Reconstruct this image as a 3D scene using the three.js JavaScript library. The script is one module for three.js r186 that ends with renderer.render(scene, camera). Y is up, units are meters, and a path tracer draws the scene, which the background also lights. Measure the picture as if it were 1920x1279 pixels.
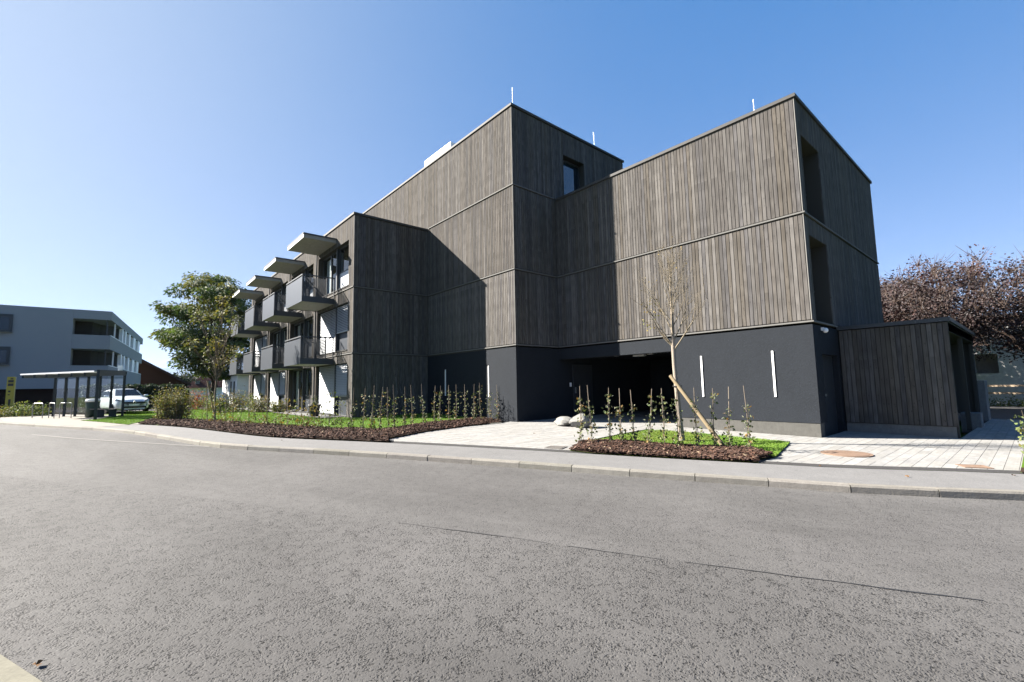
import * as THREE from 'three';
import { mergeGeometries } from 'three/addons/utils/BufferGeometryUtils.js';

// ---------------------------------------------------------------- camera, sky, sun, exposure
const scene = new THREE.Scene();
const FOCAL = 846.78, EYE = 1.339;
const yaw = -0.8599, pitch = 0.0967, roll = -0.0191;
const fwd = new THREE.Vector3(Math.sin(yaw) * Math.cos(pitch), Math.sin(pitch), -Math.cos(yaw) * Math.cos(pitch));
const rt0 = new THREE.Vector3(Math.cos(yaw), 0, Math.sin(yaw));
const up0 = new THREE.Vector3(-Math.sin(yaw) * Math.sin(pitch), Math.cos(pitch), Math.cos(yaw) * Math.sin(pitch));
const rt = rt0.clone().multiplyScalar(Math.cos(roll)).addScaledVector(up0, Math.sin(roll));
const upv = up0.clone().multiplyScalar(Math.cos(roll)).addScaledVector(rt0, -Math.sin(roll));
const camera = new THREE.PerspectiveCamera(2 * Math.atan(639.5 / FOCAL) * 180 / Math.PI, 1024 / 682, 0.1, 24000);
camera.position.set(0, EYE, 0);
camera.quaternion.setFromRotationMatrix(new THREE.Matrix4().makeBasis(rt, upv, fwd.clone().negate()));
const EXPOSURE = 5.6;
const renderer = new THREE.WebGLRenderer({ antialias: true });
renderer.setSize(1024, 682);
renderer.toneMapping = THREE.LinearToneMapping;
renderer.toneMappingExposure = EXPOSURE;
renderer.shadowMap.enabled = true;
const toSun = new THREE.Vector3(-0.672, 0.523, 0.533).normalize();
{
  const W = 512, H = 256, d = new Float32Array(W * H * 4), v = new THREE.Vector3();
  const zen = [0.0, 0.182, 0.56], hor = [0.5, 0.52, 0.575], glow = [0.6, 0.54, 0.36];
  for (let j = 0; j < H; j++) for (let i = 0; i < W; i++) {
    const el = ((j + 0.5) / H - 0.5) * Math.PI, az = ((i + 0.5) / W - 0.5) * 2 * Math.PI;
    v.set(Math.cos(el) * Math.cos(az), Math.sin(el), Math.cos(el) * Math.sin(az));
    const e = Math.max(0, el) * 180 / Math.PI, g = Math.acos(Math.min(1, v.dot(toSun))) * 180 / Math.PI;
    const k = Math.exp(-e / 16), s = Math.exp(-((g / 45) ** 2));
    for (let c = 0; c < 3; c++) d[(j * W + i) * 4 + c] = (zen[c] + hor[c] * k + glow[c] * s) / EXPOSURE;
    d[(j * W + i) * 4 + 3] = 1;
  }
  const t = new THREE.DataTexture(d, W, H, THREE.RGBAFormat, THREE.FloatType);
  t.mapping = THREE.EquirectangularReflectionMapping; t.magFilter = THREE.LinearFilter; t.needsUpdate = true;
  scene.background = t; scene.environment = t;
}
const sun = new THREE.DirectionalLight(new THREE.Color().setRGB(1, 0.935, 0.84), 5);
sun.position.copy(toSun).multiplyScalar(90).add(new THREE.Vector3(-18, 0, -8));
sun.target.position.set(-18, 0, -8); sun.castShadow = true;
Object.assign(sun.shadow.camera, { left: -50, right: 50, top: 40, bottom: -40, near: 1, far: 220 });
sun.shadow.mapSize.set(4096, 4096);
scene.add(sun, sun.target);

// ---------------------------------------------------------------- helpers
function rng(seed) { let a = seed >>> 0; return () => { a = (a + 0x6D2B79F5) | 0; let t = Math.imul(a ^ (a >>> 15), 1 | a); t = (t + Math.imul(t ^ (t >>> 7), 61 | t)) ^ t; return ((t ^ (t >>> 14)) >>> 0) / 4294967296; }; }
const V = (x, y, z) => new THREE.Vector3(x, y, z);
const lerp = (a, b, t) => a + (b - a) * t, clamp = (x, a, b) => Math.min(b, Math.max(a, x));
const gy = (x) => x > -19 ? -0.0125 * (x + 12.409) : 0.0824 + (x + 19) * 0.0063;   // the street falls gently to either side
function ray(px, py) { return fwd.clone().addScaledVector(rt, (px - 960) / FOCAL).addScaledVector(upv, -(py - 639.5) / FOCAL); }
function G(px, py, off = 0) {                       // photo pixel -> point on the ground
  const d = ray(px, py); let y = 0, p = V(0, 0, 0);
  for (let i = 0; i < 30; i++) { const t = (y + off - EYE) / d.y; p = V(d.x * t, y + off, d.z * t); y = gy(p.x); }
  p.y = gy(p.x) + off; return p;
}
const G2 = (px, py, off = 0) => { const p = G(px, py, off); return [p.x, p.z]; };
function at(px, py, dist) { const d = ray(px, py), t = dist / Math.hypot(d.x, d.z); return V(d.x * t, EYE + d.y * t, d.z * t); }
const taken = new Map();
function numbered(n) { const k = taken.get(n) || 0; taken.set(n, k + 1); return k ? n + '_' + String(k).padStart(3, '0') : n; }
function tag(o, label, category, group) { o.userData.label = label; o.userData.category = category; if (group) o.userData.group = group; return o; }
function thing(name, label, category, pos = [0, 0, 0], turn = 0, group) {
  const g = new THREE.Group(); g.name = numbered(name); g.position.set(...pos); g.rotation.y = turn; scene.add(g);
  return tag(g, label, category, group);
}
function sub(name, parent) { const g = new THREE.Group(); g.name = name; parent.add(g); return g; }
function mesh(name, geo, mat, parent) {
  const m = new THREE.Mesh(geo, mat); m.castShadow = m.receiveShadow = true;
  if (parent) { m.name = name; parent.add(m); } else { m.name = numbered(name); scene.add(m); }
  return m;
}
function structure(o) { o.userData.kind = 'structure'; return o; }

class MB {                                           // collects faces, then builds one mesh; uv in metres
  constructor() { this.p = []; this.n = []; this.u = []; this.c = []; this.i = []; this.col = [1, 1, 1]; }
  vert(p, n, u) { this.p.push(p[0], p[1], p[2]); this.n.push(n[0], n[1], n[2]); this.u.push(u[0], u[1]); this.c.push(...this.col); return this.p.length / 3 - 1; }
  poly(pts, uvs) {
    const a = pts[0], b = pts[1], c = pts[2];
    const e1 = [b[0] - a[0], b[1] - a[1], b[2] - a[2]], e2 = [c[0] - a[0], c[1] - a[1], c[2] - a[2]];
    let n = [e1[1] * e2[2] - e1[2] * e2[1], e1[2] * e2[0] - e1[0] * e2[2], e1[0] * e2[1] - e1[1] * e2[0]];
    const l = Math.hypot(...n) || 1; n = n.map((q) => q / l);
    const ax = Math.abs(n[0]), ay = Math.abs(n[1]), az = Math.abs(n[2]);
    const id = pts.map((q, k) => this.vert(q, n, uvs ? uvs[k] : ay > ax && ay > az ? [q[0], q[2]] : ax > az ? [q[2], q[1]] : [q[0], q[1]]));
    for (let k = 2; k < id.length; k++) this.i.push(id[0], id[k - 1], id[k]);
    return this;
  }
  box(x0, x1, y0, y1, z0, z1) {
    this.poly([[x0, y0, z1], [x1, y0, z1], [x1, y1, z1], [x0, y1, z1]]);
    this.poly([[x1, y0, z0], [x0, y0, z0], [x0, y1, z0], [x1, y1, z0]]);
    this.poly([[x1, y0, z1], [x1, y0, z0], [x1, y1, z0], [x1, y1, z1]]);
    this.poly([[x0, y0, z0], [x0, y0, z1], [x0, y1, z1], [x0, y1, z0]]);
    this.poly([[x0, y1, z1], [x1, y1, z1], [x1, y1, z0], [x0, y1, z0]]);
    this.poly([[x0, y0, z0], [x1, y0, z0], [x1, y0, z1], [x0, y0, z1]]);
    return this;
  }
  prism(pts, y0, y1) {                               // pts [[x,z]] counter-clockwise seen from above (x right, z down: clockwise in xz)
    let ar = 0; for (let k = 0; k < pts.length; k++) { const a = pts[k], b = pts[(k + 1) % pts.length]; ar += a[0] * b[1] - b[0] * a[1]; }
    const q = ar > 0 ? [...pts].reverse() : pts;
    const f0 = typeof y0 === 'function' ? y0 : () => y0, f1 = typeof y1 === 'function' ? y1 : () => y1;
    const tri = THREE.ShapeUtils.triangulateShape(q.map((a) => new THREE.Vector2(a[0], -a[1])), []);
    for (const t of tri) { const a = t.map((k) => q[k]);
      const up = (a[1][0] - a[0][0]) * (a[2][1] - a[0][1]) - (a[1][1] - a[0][1]) * (a[2][0] - a[0][0]) < 0 ? a : [a[0], a[2], a[1]];
      this.poly(up.map((b) => [b[0], f1(b[0]), b[1]])); this.poly([...up].reverse().map((b) => [b[0], f0(b[0]), b[1]])); }
    for (let k = 0; k < q.length; k++) { const a = q[k], b = q[(k + 1) % q.length]; const L = Math.hypot(b[0] - a[0], b[1] - a[1]);
      this.poly([[a[0], f0(a[0]), a[1]], [b[0], f0(b[0]), b[1]], [b[0], f1(b[0]), b[1]], [a[0], f1(a[0]), a[1]]], [[0, 0], [L, 0], [L, f1(0) - f0(0)], [0, f1(0) - f0(0)]]); }
    return this;
  }
  bar(a, b, w, h = w) {                              // square bar between two points
    const A = V(...a), B = V(...b), d = B.clone().sub(A).normalize(), s = Math.abs(d.y) > 0.9 ? V(1, 0, 0) : V(0, 1, 0);
    const x = d.clone().cross(s).normalize().multiplyScalar(w / 2), y = x.clone().cross(d).normalize().multiplyScalar(h / 2);
    const c = [[-1, -1], [1, -1], [1, 1], [-1, 1]].map(([i, j]) => x.clone().multiplyScalar(i).addScaledVector(y, j));
    const P = (o, k) => o.clone().add(c[k]).toArray();
    for (let k = 0; k < 4; k++) this.poly([P(A, (k + 1) % 4), P(A, k), P(B, k), P(B, (k + 1) % 4)].reverse().reverse());
    this.poly([P(A, 0), P(A, 1), P(A, 2), P(A, 3)]); this.poly([P(B, 3), P(B, 2), P(B, 1), P(B, 0)]);
    return this;
  }
  tube(pts, rad, seg = 6) {                          // round tapered tube through points
    const rings = []; let prev = null;
    for (let k = 0; k < pts.length; k++) {
      const d = V(...pts[Math.min(k + 1, pts.length - 1)]).sub(V(...pts[Math.max(k - 1, 0)])).normalize();
      let x = prev ? prev.clone().addScaledVector(d, -prev.dot(d)).normalize() : d.clone().cross(Math.abs(d.y) > 0.9 ? V(1, 0, 0) : V(0, 1, 0)).normalize();
      prev = x; const y = d.clone().cross(x), r = typeof rad === 'number' ? rad : rad[k], ring = [];
      for (let s = 0; s <= seg; s++) { const a = s / seg * Math.PI * 2, n = x.clone().multiplyScalar(Math.cos(a)).addScaledVector(y, Math.sin(a));
        ring.push(this.vert([pts[k][0] + n.x * r, pts[k][1] + n.y * r, pts[k][2] + n.z * r], n.toArray(), [s / seg * 0.3, k * 0.4])); }
      rings.push(ring);
    }
    for (let k = 1; k < rings.length; k++) for (let s = 0; s < seg; s++) { const a = rings[k - 1][s], b = rings[k - 1][s + 1], c = rings[k][s + 1], d = rings[k][s]; this.i.push(a, b, c, a, c, d); }
    for (const [k, f] of [[0, 1], [rings.length - 1, 0]]) { const r = rings[k]; for (let s = 1; s < seg - 1; s++) f ? this.i.push(r[0], r[s + 1], r[s]) : this.i.push(r[0], r[s], r[s + 1]); }
    return this;
  }
  leaf(p, dir, size, wide, col, fold = 0.25) {       // a folded leaf of four corners
    const d = dir.clone().normalize(), s = d.clone().cross(Math.abs(d.y) > 0.95 ? V(1, 0, 0) : V(0, 1, 0)).normalize(), n = s.clone().cross(d);
    const a = leafR() * 6.283, s2 = s.clone().multiplyScalar(Math.cos(a)).addScaledVector(n, Math.sin(a)), n2 = s2.clone().cross(d);
    const A = p, T = p.clone().addScaledVector(d, size), M = p.clone().addScaledVector(d, size * 0.45);
    const L = M.clone().addScaledVector(s2, size * wide).addScaledVector(n2, size * fold * wide), R = M.clone().addScaledVector(s2, -size * wide).addScaledVector(n2, size * fold * wide);
    this.col = col;
    this.poly([A.toArray(), L.toArray(), T.toArray()]); this.poly([A.toArray(), T.toArray(), R.toArray()]);
    return this;
  }
  geo() {
    const g = new THREE.BufferGeometry();
    g.setAttribute('position', new THREE.Float32BufferAttribute(this.p, 3)); g.setAttribute('normal', new THREE.Float32BufferAttribute(this.n, 3));
    g.setAttribute('uv', new THREE.Float32BufferAttribute(this.u, 2)); g.setAttribute('color', new THREE.Float32BufferAttribute(this.c, 3)); g.setIndex(this.i);
    return g;
  }
  build(name, mat, parent) { return mesh(name, this.geo(), mat, parent); }
}
const leafR = rng(77);
const box = (...a) => new MB().box(...a);

// tiling value noise
function noiseGrid(n, seed) { const r = rng(seed), a = new Float32Array(n * n); for (let i = 0; i < a.length; i++) a[i] = r(); return (x, y) => {
  x = ((x % n) + n) % n; y = ((y % n) + n) % n; const i = x | 0, j = y | 0, i2 = (i + 1) % n, j2 = (j + 1) % n; let u = x - i, v = y - j; u = u * u * (3 - 2 * u); v = v * v * (3 - 2 * v);
  return lerp(lerp(a[j * n + i], a[j * n + i2], u), lerp(a[j2 * n + i], a[j2 * n + i2], u), v); }; }
const ng = noiseGrid(64, 5), ng2 = noiseGrid(128, 9);
const fbm = (x, z) => ng(x, z) * 0.5 + ng(x * 2.1 + 7, z * 2.1) * 0.3 + ng(x * 4.3, z * 4.3 + 3) * 0.2;
function tex(w, h, fn, srgb, rep = 1, rep2 = rep) {
  const d = new Uint8Array(w * h * 4); let k = 0;
  for (let j = 0; j < h; j++) for (let i = 0; i < w; i++) { const c = fn(i, j); d[k++] = clamp(c[0], 0, 1) * 255; d[k++] = clamp(c[1], 0, 1) * 255; d[k++] = clamp(c[2], 0, 1) * 255; d[k++] = 255; }
  const t = new THREE.DataTexture(d, w, h); t.wrapS = t.wrapT = THREE.RepeatWrapping; t.magFilter = THREE.LinearFilter; t.minFilter = THREE.LinearMipmapLinearFilter; t.generateMipmaps = true;
  if (srgb) t.colorSpace = THREE.SRGBColorSpace; t.repeat.set(rep, rep2); t.needsUpdate = true; return t;
}
const gam = (x) => Math.pow(clamp(x, 0, 1), 1 / 2.2), g3 = (r, g, b) => [gam(r), gam(g), gam(b)];
const rgb = (r, g, b) => new THREE.Color().setRGB(r, g, b);
function std(o) { return (o.roughness ?? 0.85) >= 0.7 && !o.metalness ? new THREE.MeshPhysicalMaterial({ roughness: 0.85, specularIntensity: 0.25, ...o }) : new THREE.MeshStandardMaterial(o); }

// ---------------------------------------------------------------- materials
// wood: eight planks side by side in one texture, 3.4 m tall; weathered grey-brown stain
const WOODW = 512, WOODH = 1024;
const plankTone = [1.0, 0.92, 1.06, 0.95, 1.03, 0.88, 0.98, 1.08], plankWarm = [0, 1, 0.3, 0.6, -0.2, 0.4, 0.8, 0.1];
const woodR = rng(31), knots = []; for (let k = 0; k < 80; k++) knots.push([woodR() * WOODW, woodR() * WOODH, 4 + woodR() * 7]);
function woodAt(i, j) {
  const s = (i / 64) | 0; let bend = 0, kn = 0;
  for (const [kx, ky, kr] of knots) { if (((kx / 64) | 0) !== s) continue; const dx = i - kx, dy = (j - ky) / 0.9, q = Math.hypot(dx, dy); bend += Math.sign(dx) * 5 * Math.exp(-q / 14); if (q < kr) kn = Math.max(kn, 1 - q / kr); }
  const x = i + bend + 4 * ng(i / 40 + s * 9, j / 160);
  const fine = ng2(x / 1.6 + s * 17, j / 90), mid = ng(x / 7 + s * 13, j / 220), big = ng(x / 40 + s * 5, j / 70 + s * 3), ring = 0.5 + 0.5 * Math.sin(x * 0.55 + 6 * ng(x / 30, j / 300));
  return { v: 0.52 + 0.42 * fine + 0.18 * mid + 0.4 * (big - 0.5) + 0.1 * ring, kn, s };
}
const woodMap = tex(WOODW, WOODH, (i, j) => { const { v, kn, s } = woodAt(i, j); const t = 0.085 * v * plankTone[s] * (1 - 0.6 * kn), w = plankWarm[s]; return g3(t * (1.045 + 0.035 * w), t * (0.99 + 0.005 * w), t * (0.955 - 0.05 * w)); }, true);
const woodBump = tex(WOODW, WOODH, (i, j) => { const { v, kn } = woodAt(i, j); const q = v * 0.8 - kn * 0.3; return [q, q, q]; }, false);
const mWood = std({ map: woodMap, bumpMap: woodBump, bumpScale: 0.0015, vertexColors: true, roughness: 0.9, specularIntensity: 0.08 });
const mBacking = std({ color: rgb(0.05, 0.0475, 0.0435), roughness: 0.9 });   // the same stain on the boards behind the joints
const plasterBump = tex(512, 512, (i, j) => { const v = 0.5 * ng2(i / 4, j / 4) + 0.3 * ng(i / 16, j / 16) + 0.2 * ng2(i / 2 + 9, j / 2); return [v, v, v]; }, false, 0.7);
const plasterMap = tex(512, 512, (i, j) => { const v = 0.0128 * (0.86 + 0.14 * ng2(i / 4, j / 4) + 0.14 * ng(i / 8, j / 8) + 0.1 * ng(i / 32 + 4, j / 64)); return g3(v * 0.84, v * 1.02, v * 1.34); }, true, 0.35);
const mPlaster = std({ map: plasterMap, bumpMap: plasterBump, bumpScale: 0.004, roughness: 0.9 });
const concreteMap = (base, tint, seed) => tex(512, 512, (i, j) => { const v = base * (0.8 + 0.2 * ng(i / 32 + seed, j / 32) + 0.2 * ng2(i / 4, j / 4 + seed) + 0.12 * ng(i / 8, j / 128 + seed)); return g3(v * tint[0], v * tint[1], v * tint[2]); }, true, 0.8);
const mPlinth = std({ map: concreteMap(0.062, [1.03, 1.01, 0.93], 3), roughness: 0.9 });
const mConcrete = std({ map: concreteMap(0.14, [1, 1, 0.98], 11), bumpMap: plasterBump, bumpScale: 0.002, roughness: 0.9 });
const mSoffit = std({ map: concreteMap(0.22, [1.04, 1, 0.9], 21), roughness: 0.9 });
const mMetal = std({ color: rgb(0.05, 0.049, 0.048), metalness: 0.5, roughness: 0.42 });
const mMetalLight = std({ color: rgb(0.1, 0.099, 0.097), metalness: 0.3, roughness: 0.38 });
const mTrim = std({ color: rgb(0.11, 0.108, 0.104), roughness: 0.8 });
const mCoping = std({ color: rgb(0.04, 0.039, 0.038), roughness: 0.72, specularIntensity: 0.6 });
const mMetalDark = std({ color: rgb(0.03, 0.034, 0.04), metalness: 0.2, roughness: 0.5 });
const mPanel = std({ color: rgb(0.026, 0.032, 0.042), metalness: 0.25, roughness: 0.42 });
const mSteel = std({ color: rgb(0.5, 0.5, 0.5), metalness: 0.85, roughness: 0.35 });
const mFrame = std({ color: rgb(0.03, 0.032, 0.035), roughness: 0.5 });
const mWhite = std({ color: rgb(0.72, 0.72, 0.72), roughness: 0.5 });
const mBlind = std({ color: rgb(0.36, 0.38, 0.41), metalness: 0.15, roughness: 0.45 });
const mGlass = new THREE.MeshPhysicalMaterial({ color: rgb(0.75, 0.82, 0.85), transmission: 1, thickness: 0, roughness: 0.02, ior: 1.5 });
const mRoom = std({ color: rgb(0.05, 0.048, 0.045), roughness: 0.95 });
const mCurtain = std({ color: rgb(0.45, 0.45, 0.44), roughness: 0.95 });
const mBlack = std({ color: rgb(0.012, 0.012, 0.014), roughness: 0.6 });
const mRock = std({ map: concreteMap(0.17, [1.02, 1, 0.94], 31), bumpMap: plasterBump, bumpScale: 0.012, roughness: 0.95 });
// asphalt: stones in bitumen
function asphaltTex(seed, cells, base, density, depth, tint, clusters = 1) {     // bitumen and stone with irregular open pits
  const N = 1024, n = cells, cell = N / n, r = rng(seed), val = new Float32Array(N * N), hgt = new Float32Array(N * N);
  for (let j = 0; j < N; j++) for (let i = 0; i < N; i++) { const f = ng2(i / 4, j / 4 + seed), g = ng2(i / 2 + 33, j / 2), c = ng(i / 64 + seed, j / 64); val[j * N + i] = base * (0.7 + 0.22 * f + 0.28 * g + 0.1 * c); hgt[j * N + i] = 0.62 + 0.2 * f + 0.18 * g; }
  for (let b = 0; b < n; b++) for (let a = 0; a < n; a++) {
    const cx = (a + r()) * cell, cy = (b + r()) * cell, cl = ng(cx / 32 + 11, cy / 32 + seed) * 0.6 + ng(cx / 16, cy / 16 + 5) * 0.4, k = r(), q = r(), w = r(), an = r() * 3.14;
    if (k > density * lerp(1, clamp((cl - 0.2) * 2.4, 0.1, 2), clusters)) { if (k > 0.985) { const R = 1.5 + 1.5 * q; for (let y = -4; y <= 4; y++) for (let x = -4; x <= 4; x++) if (x * x + y * y < R * R) val[((cy + y + N) & 1023) * N + ((cx + x + N) & 1023)] *= 1.35; } continue; }
    const R = cell * (0.22 + 0.55 * q * q * q), L = R * (1 + 1.2 * w), m = Math.ceil(L + 2), ca = Math.cos(an), sa = Math.sin(an), dk = 1 - depth * (0.12 + 0.88 * r() ** 2.2);
    for (let y = -m; y <= m; y++) for (let x = -m; x <= m; x++) { const u = (x * ca + y * sa) / L, v = (-x * sa + y * ca) / R, d = Math.hypot(u, v) + 0.9 * (ng2((cx + x) / 2.2, (cy + y) / 2.2) - 0.5), t = clamp((1.15 - d) * 1.6, 0, 1); if (t <= 0) continue; const o = ((cy + y + N) & 1023) * N + ((cx + x + N) & 1023); val[o] *= lerp(1, dk, t); hgt[o] *= lerp(1, 0.35, t); }
  }
  return [tex(N, N, (i, j) => { const v = val[j * N + i]; return g3(v * tint[0], v * tint[1], v * tint[2]); }, true, 0.42), tex(N, N, (i, j) => { const v = hgt[j * N + i]; return [v, v, v]; }, false, 0.42)];
}
const [aspN, aspNb] = asphaltTex(3, 210, 0.081, 0.62, 0.9, [1.03, 1, 0.985]);
const [aspF, aspFb] = asphaltTex(8, 220, 0.081, 0.5, 0.6, [1.03, 1, 0.985]);
const mRoadNear = std({ map: aspN, bumpMap: aspNb, bumpScale: 0.0055, vertexColors: true, roughness: 0.82 });
const mRoadFar = std({ map: aspF, bumpMap: aspFb, bumpScale: 0.004, vertexColors: true, roughness: 0.82 });
const mWalk = std({ map: asphaltTex(12, 220, 0.136, 0.25, 0.3, [1.01, 1, 1])[0], bumpMap: aspFb, bumpScale: 0.002, vertexColors: true, roughness: 0.85 });
const mStrip = std({ map: aspF, bumpMap: aspFb, bumpScale: 0.003, color: rgb(0.6, 0.6, 0.6), roughness: 0.85 });
const mTar = std({ color: rgb(0.02, 0.02, 0.021), roughness: 0.6 });
const mKerb = std({ map: concreteMap(0.15, [1.06, 1, 0.9], 41), bumpMap: plasterBump, bumpScale: 0.003, vertexColors: true, roughness: 0.9 });
const mSlab = std({ map: concreteMap(0.215, [1.01, 1, 0.975], 51), bumpMap: plasterBump, bumpScale: 0.0015, vertexColors: true, roughness: 0.88 });
const mBed = std({ color: rgb(0.1, 0.098, 0.09), roughness: 1 });
const grassMap = tex(512, 512, (i, j) => { const a = ng2(i / 4, j / 4), b = ng(i / 16, j / 16), c = ng(i / 64 + 5, j / 64); return g3(0.036 + 0.022 * a + 0.018 * c, 0.08 + 0.04 * a + 0.02 * b, 0.004 + 0.003 * a); }, true, 0.5);
const mLawn = std({ map: grassMap, roughness: 0.95 });
const mSoil = std({ color: rgb(0.035, 0.022, 0.016), roughness: 1 });
const leafMat = (t = 0.35) => new THREE.MeshPhysicalMaterial({ vertexColors: true, transmission: t, thickness: 0, roughness: 0.9, side: THREE.DoubleSide });
const mLeaf = leafMat(0.35);
const mBark = std({ map: concreteMap(0.16, [1.1, 0.98, 0.8], 61), bumpMap: plasterBump, bumpScale: 0.006, vertexColors: true, roughness: 0.95 });
const mStake = std({ map: concreteMap(0.13, [1.25, 0.98, 0.6], 71), vertexColors: true, roughness: 0.85 });

// ---------------------------------------------------------------- the street
function clipX(poly, x0, keepRight) {
  const out = []; for (let k = 0; k < poly.length; k++) { const a = poly[k], b = poly[(k + 1) % poly.length]; const ia = keepRight ? a[0] >= x0 : a[0] <= x0, ib = keepRight ? b[0] >= x0 : b[0] <= x0;
    if (ia) out.push(a); if (ia !== ib) { const t = (x0 - a[0]) / (b[0] - a[0]); out.push([x0, a[1] + (b[1] - a[1]) * t]); } } return out;
}
function sheet(name, poly, off, mat, parent) {
  const m = new MB();
  for (const q of [clipX(poly, -19, true), clipX(poly, -19, false)]) { if (q.length < 3) continue;
    const tri = THREE.ShapeUtils.triangulateShape(q.map((a) => new THREE.Vector2(a[0], -a[1])), []);
    for (const t of tri) { let a = t.map((k) => q[k]); if ((a[1][0] - a[0][0]) * (a[2][1] - a[0][1]) - (a[1][1] - a[0][1]) * (a[2][0] - a[0][0]) > 0) a = [a[0], a[2], a[1]]; m.poly(a.map((b) => [b[0], gy(b[0]) + off, b[1]])); } }
  return m.build(name, mat, parent);
}
const inside = (p, poly) => { let c = false; for (let i = 0, j = poly.length - 1; i < poly.length; j = i++) { const a = poly[i], b = poly[j]; if ((a[1] > p[1]) !== (b[1] > p[1]) && p[0] < (b[0] - a[0]) * (p[1] - a[1]) / (b[1] - a[1]) + a[0]) c = !c; } return c; };
// kerb line (upper outer edge), read from the photograph
const kp = [[0, 792], [85, 797], [200, 803.5], [300, 816], [400, 831], [475, 836.5], [600, 843], [735, 851], [813, 856], [990, 868], [1210, 884], [1440, 899.4], [1636, 912.5], [1802, 919.4], [1920, 923.6]].map(([a, b]) => G(a, b));
const ext = (a, b, n) => b.clone().add(b.clone().sub(a).normalize().multiplyScalar(n));
const kpts = [ext(kp[3], kp[0], 60), ext(kp[3], kp[0], 14), ...kp, ext(kp[11], kp[14], 6), ext(kp[11], kp[14], 30)];
const kcurve = new THREE.CatmullRomCurve3(kpts, false, 'centripetal');
const KL = kcurve.getLength(), KN = Math.round(KL); const kerb = kcurve.getSpacedPoints(KN).map((p) => [p.x, p.z]);
const knorm = kerb.map((p, k) => { const a = kerb[Math.max(0, k - 1)], b = kerb[Math.min(KN, k + 1)]; const d = [b[0] - a[0], b[1] - a[1]], l = Math.hypot(...d); return [-d[1] / l, d[0] / l]; }); // towards the road
const koff = (k, s) => [kerb[k][0] + knorm[k][0] * s, kerb[k][1] + knorm[k][1] * s];
const nearestK = (x, z) => { let b = 0, bd = 1e9; for (let k = 0; k <= KN; k++) { const d = (kerb[k][0] - x) ** 2 + (kerb[k][1] - z) ** 2; if (d < bd) { bd = d; b = k; } } return b; };
const line = (px0, px1, s) => { const a = nearestK(...G2(...px0)), b = nearestK(...G2(...px1)); const o = []; for (let k = a; a < b ? k <= b : k >= b; k += a < b ? 1 : -1) o.push(koff(k, s)); return o; };

structure(sheet('ground', [[-400, -300], [300, -300], [300, 300], [-400, 300]], -0.22, std({ map: grassMap, color: rgb(0.8, 0.75, 0.7), roughness: 1 })));
function strip(name, s0, s1, ds, off, mat, tone, lane) {
  const m = new MB(), ns = Math.max(1, Math.round((s1 - s0) / ds)), id = [];
  for (let k = 0; k <= KN; k++) { id.push([]); for (let j = 0; j <= ns; j++) { const sv = lane ? lane(k, j / ns) : s0 + (s1 - s0) * j / ns, p = koff(k, sv); const t = tone(p[0], p[1], sv); m.col = [t, t * 0.995, t * 0.985]; id[k].push(m.vert([p[0], gy(p[0]) + off, p[1]], [0, 1, 0], [p[0], p[1]])); } }
  for (let k = 0; k < KN; k++) for (let j = 0; j < ns; j++) { const a = id[k][j], b = id[k + 1][j], c = id[k + 1][j + 1], d = id[k][j + 1]; m.i.push(a, d, c, a, c, b); }
  return structure(m.build(name, mat));
}
const laneAt = (k) => 3.27 + 0.42 * clamp(-kerb[k][0] / 15, 0, 1), LANE = 3.5;
const patch = (x, z) => 0.74 + 0.46 * fbm(x * 0.55 + 40, z * 0.9 + 40) + 0.14 * (ng(x * 3.1, z * 3.1) - 0.5);
strip('road', 0, LANE, 0.25, -0.10, mRoadFar, (x, z, s) => patch(x, z) * (1 + 0.14 * clamp(1 - s / 0.5, 0, 1) * ng(x * 5, z * 5)), (k, f) => laneAt(k) * f);
strip('road', LANE, 17, 0.5, -0.10, mRoadNear, (x, z, s) => 0.95 * patch(x + 9, z) * (1 - 0.22 * Math.exp(-(((s - 5.3 - 0.5 * ng(x * 0.3, z * 0.3)) / 0.5) ** 2)) * clamp(ng(x * 2.3 + 5, z * 2.3) * 1.6 - 0.2, 0, 1)), (k, f) => lerp(laneAt(k), 17, f));
strip('pavement', -1.38, -0.12, 0.3, 0, mWalk, (x, z) => 0.9 + 0.2 * fbm(x * 0.8, z * 0.8));
{ // kerb stones, one metre each
  const g = structure(new THREE.Group()); g.name = 'kerb'; scene.add(g); const r = rng(4);
  const k0 = nearestK(...G2(0, 792)) - 6, k1 = nearestK(...G2(1920, 924)) + 5;
  for (let k = k0; k < k1; k++) {
    const m = new MB(), t = 0.88 + 0.24 * r(); m.col = [t, t * (0.98 + 0.03 * r()), t * (0.94 + 0.05 * r())];
    const p = koff(k, 0), q = koff(k + 1, 0), d = [q[0] - p[0], q[1] - p[1]], L = Math.hypot(...d), u = [d[0] / L, d[1] / L], n = knorm[k], e = 0.006, jit = (r() - 0.5) * 0.006;
    const P = (a, s) => [p[0] + u[0] * a + n[0] * (s + jit), p[1] + u[1] * a + n[1] * (s + jit)];
    const prof = [[-0.12, -0.15], [0.012, -0.15], [0.008, -0.02], [-0.012, 0.004 + jit], [-0.12, 0.004 + jit]];
    const R = [e, L - e].map((a) => prof.map(([s, y]) => { const w = P(a, s); return [w[0], gy(w[0]) + y, w[1]]; }));
    for (let j = 1; j < 5; j++) { const b = (j + 1) % 5; m.poly([R[0][j], R[1][j], R[1][b], R[0][b]].reverse()); }
    m.poly([...R[0]]); m.poly([...R[1]].reverse());
    m.build('kerb_stone', mKerb, g);
  }
}
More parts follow.
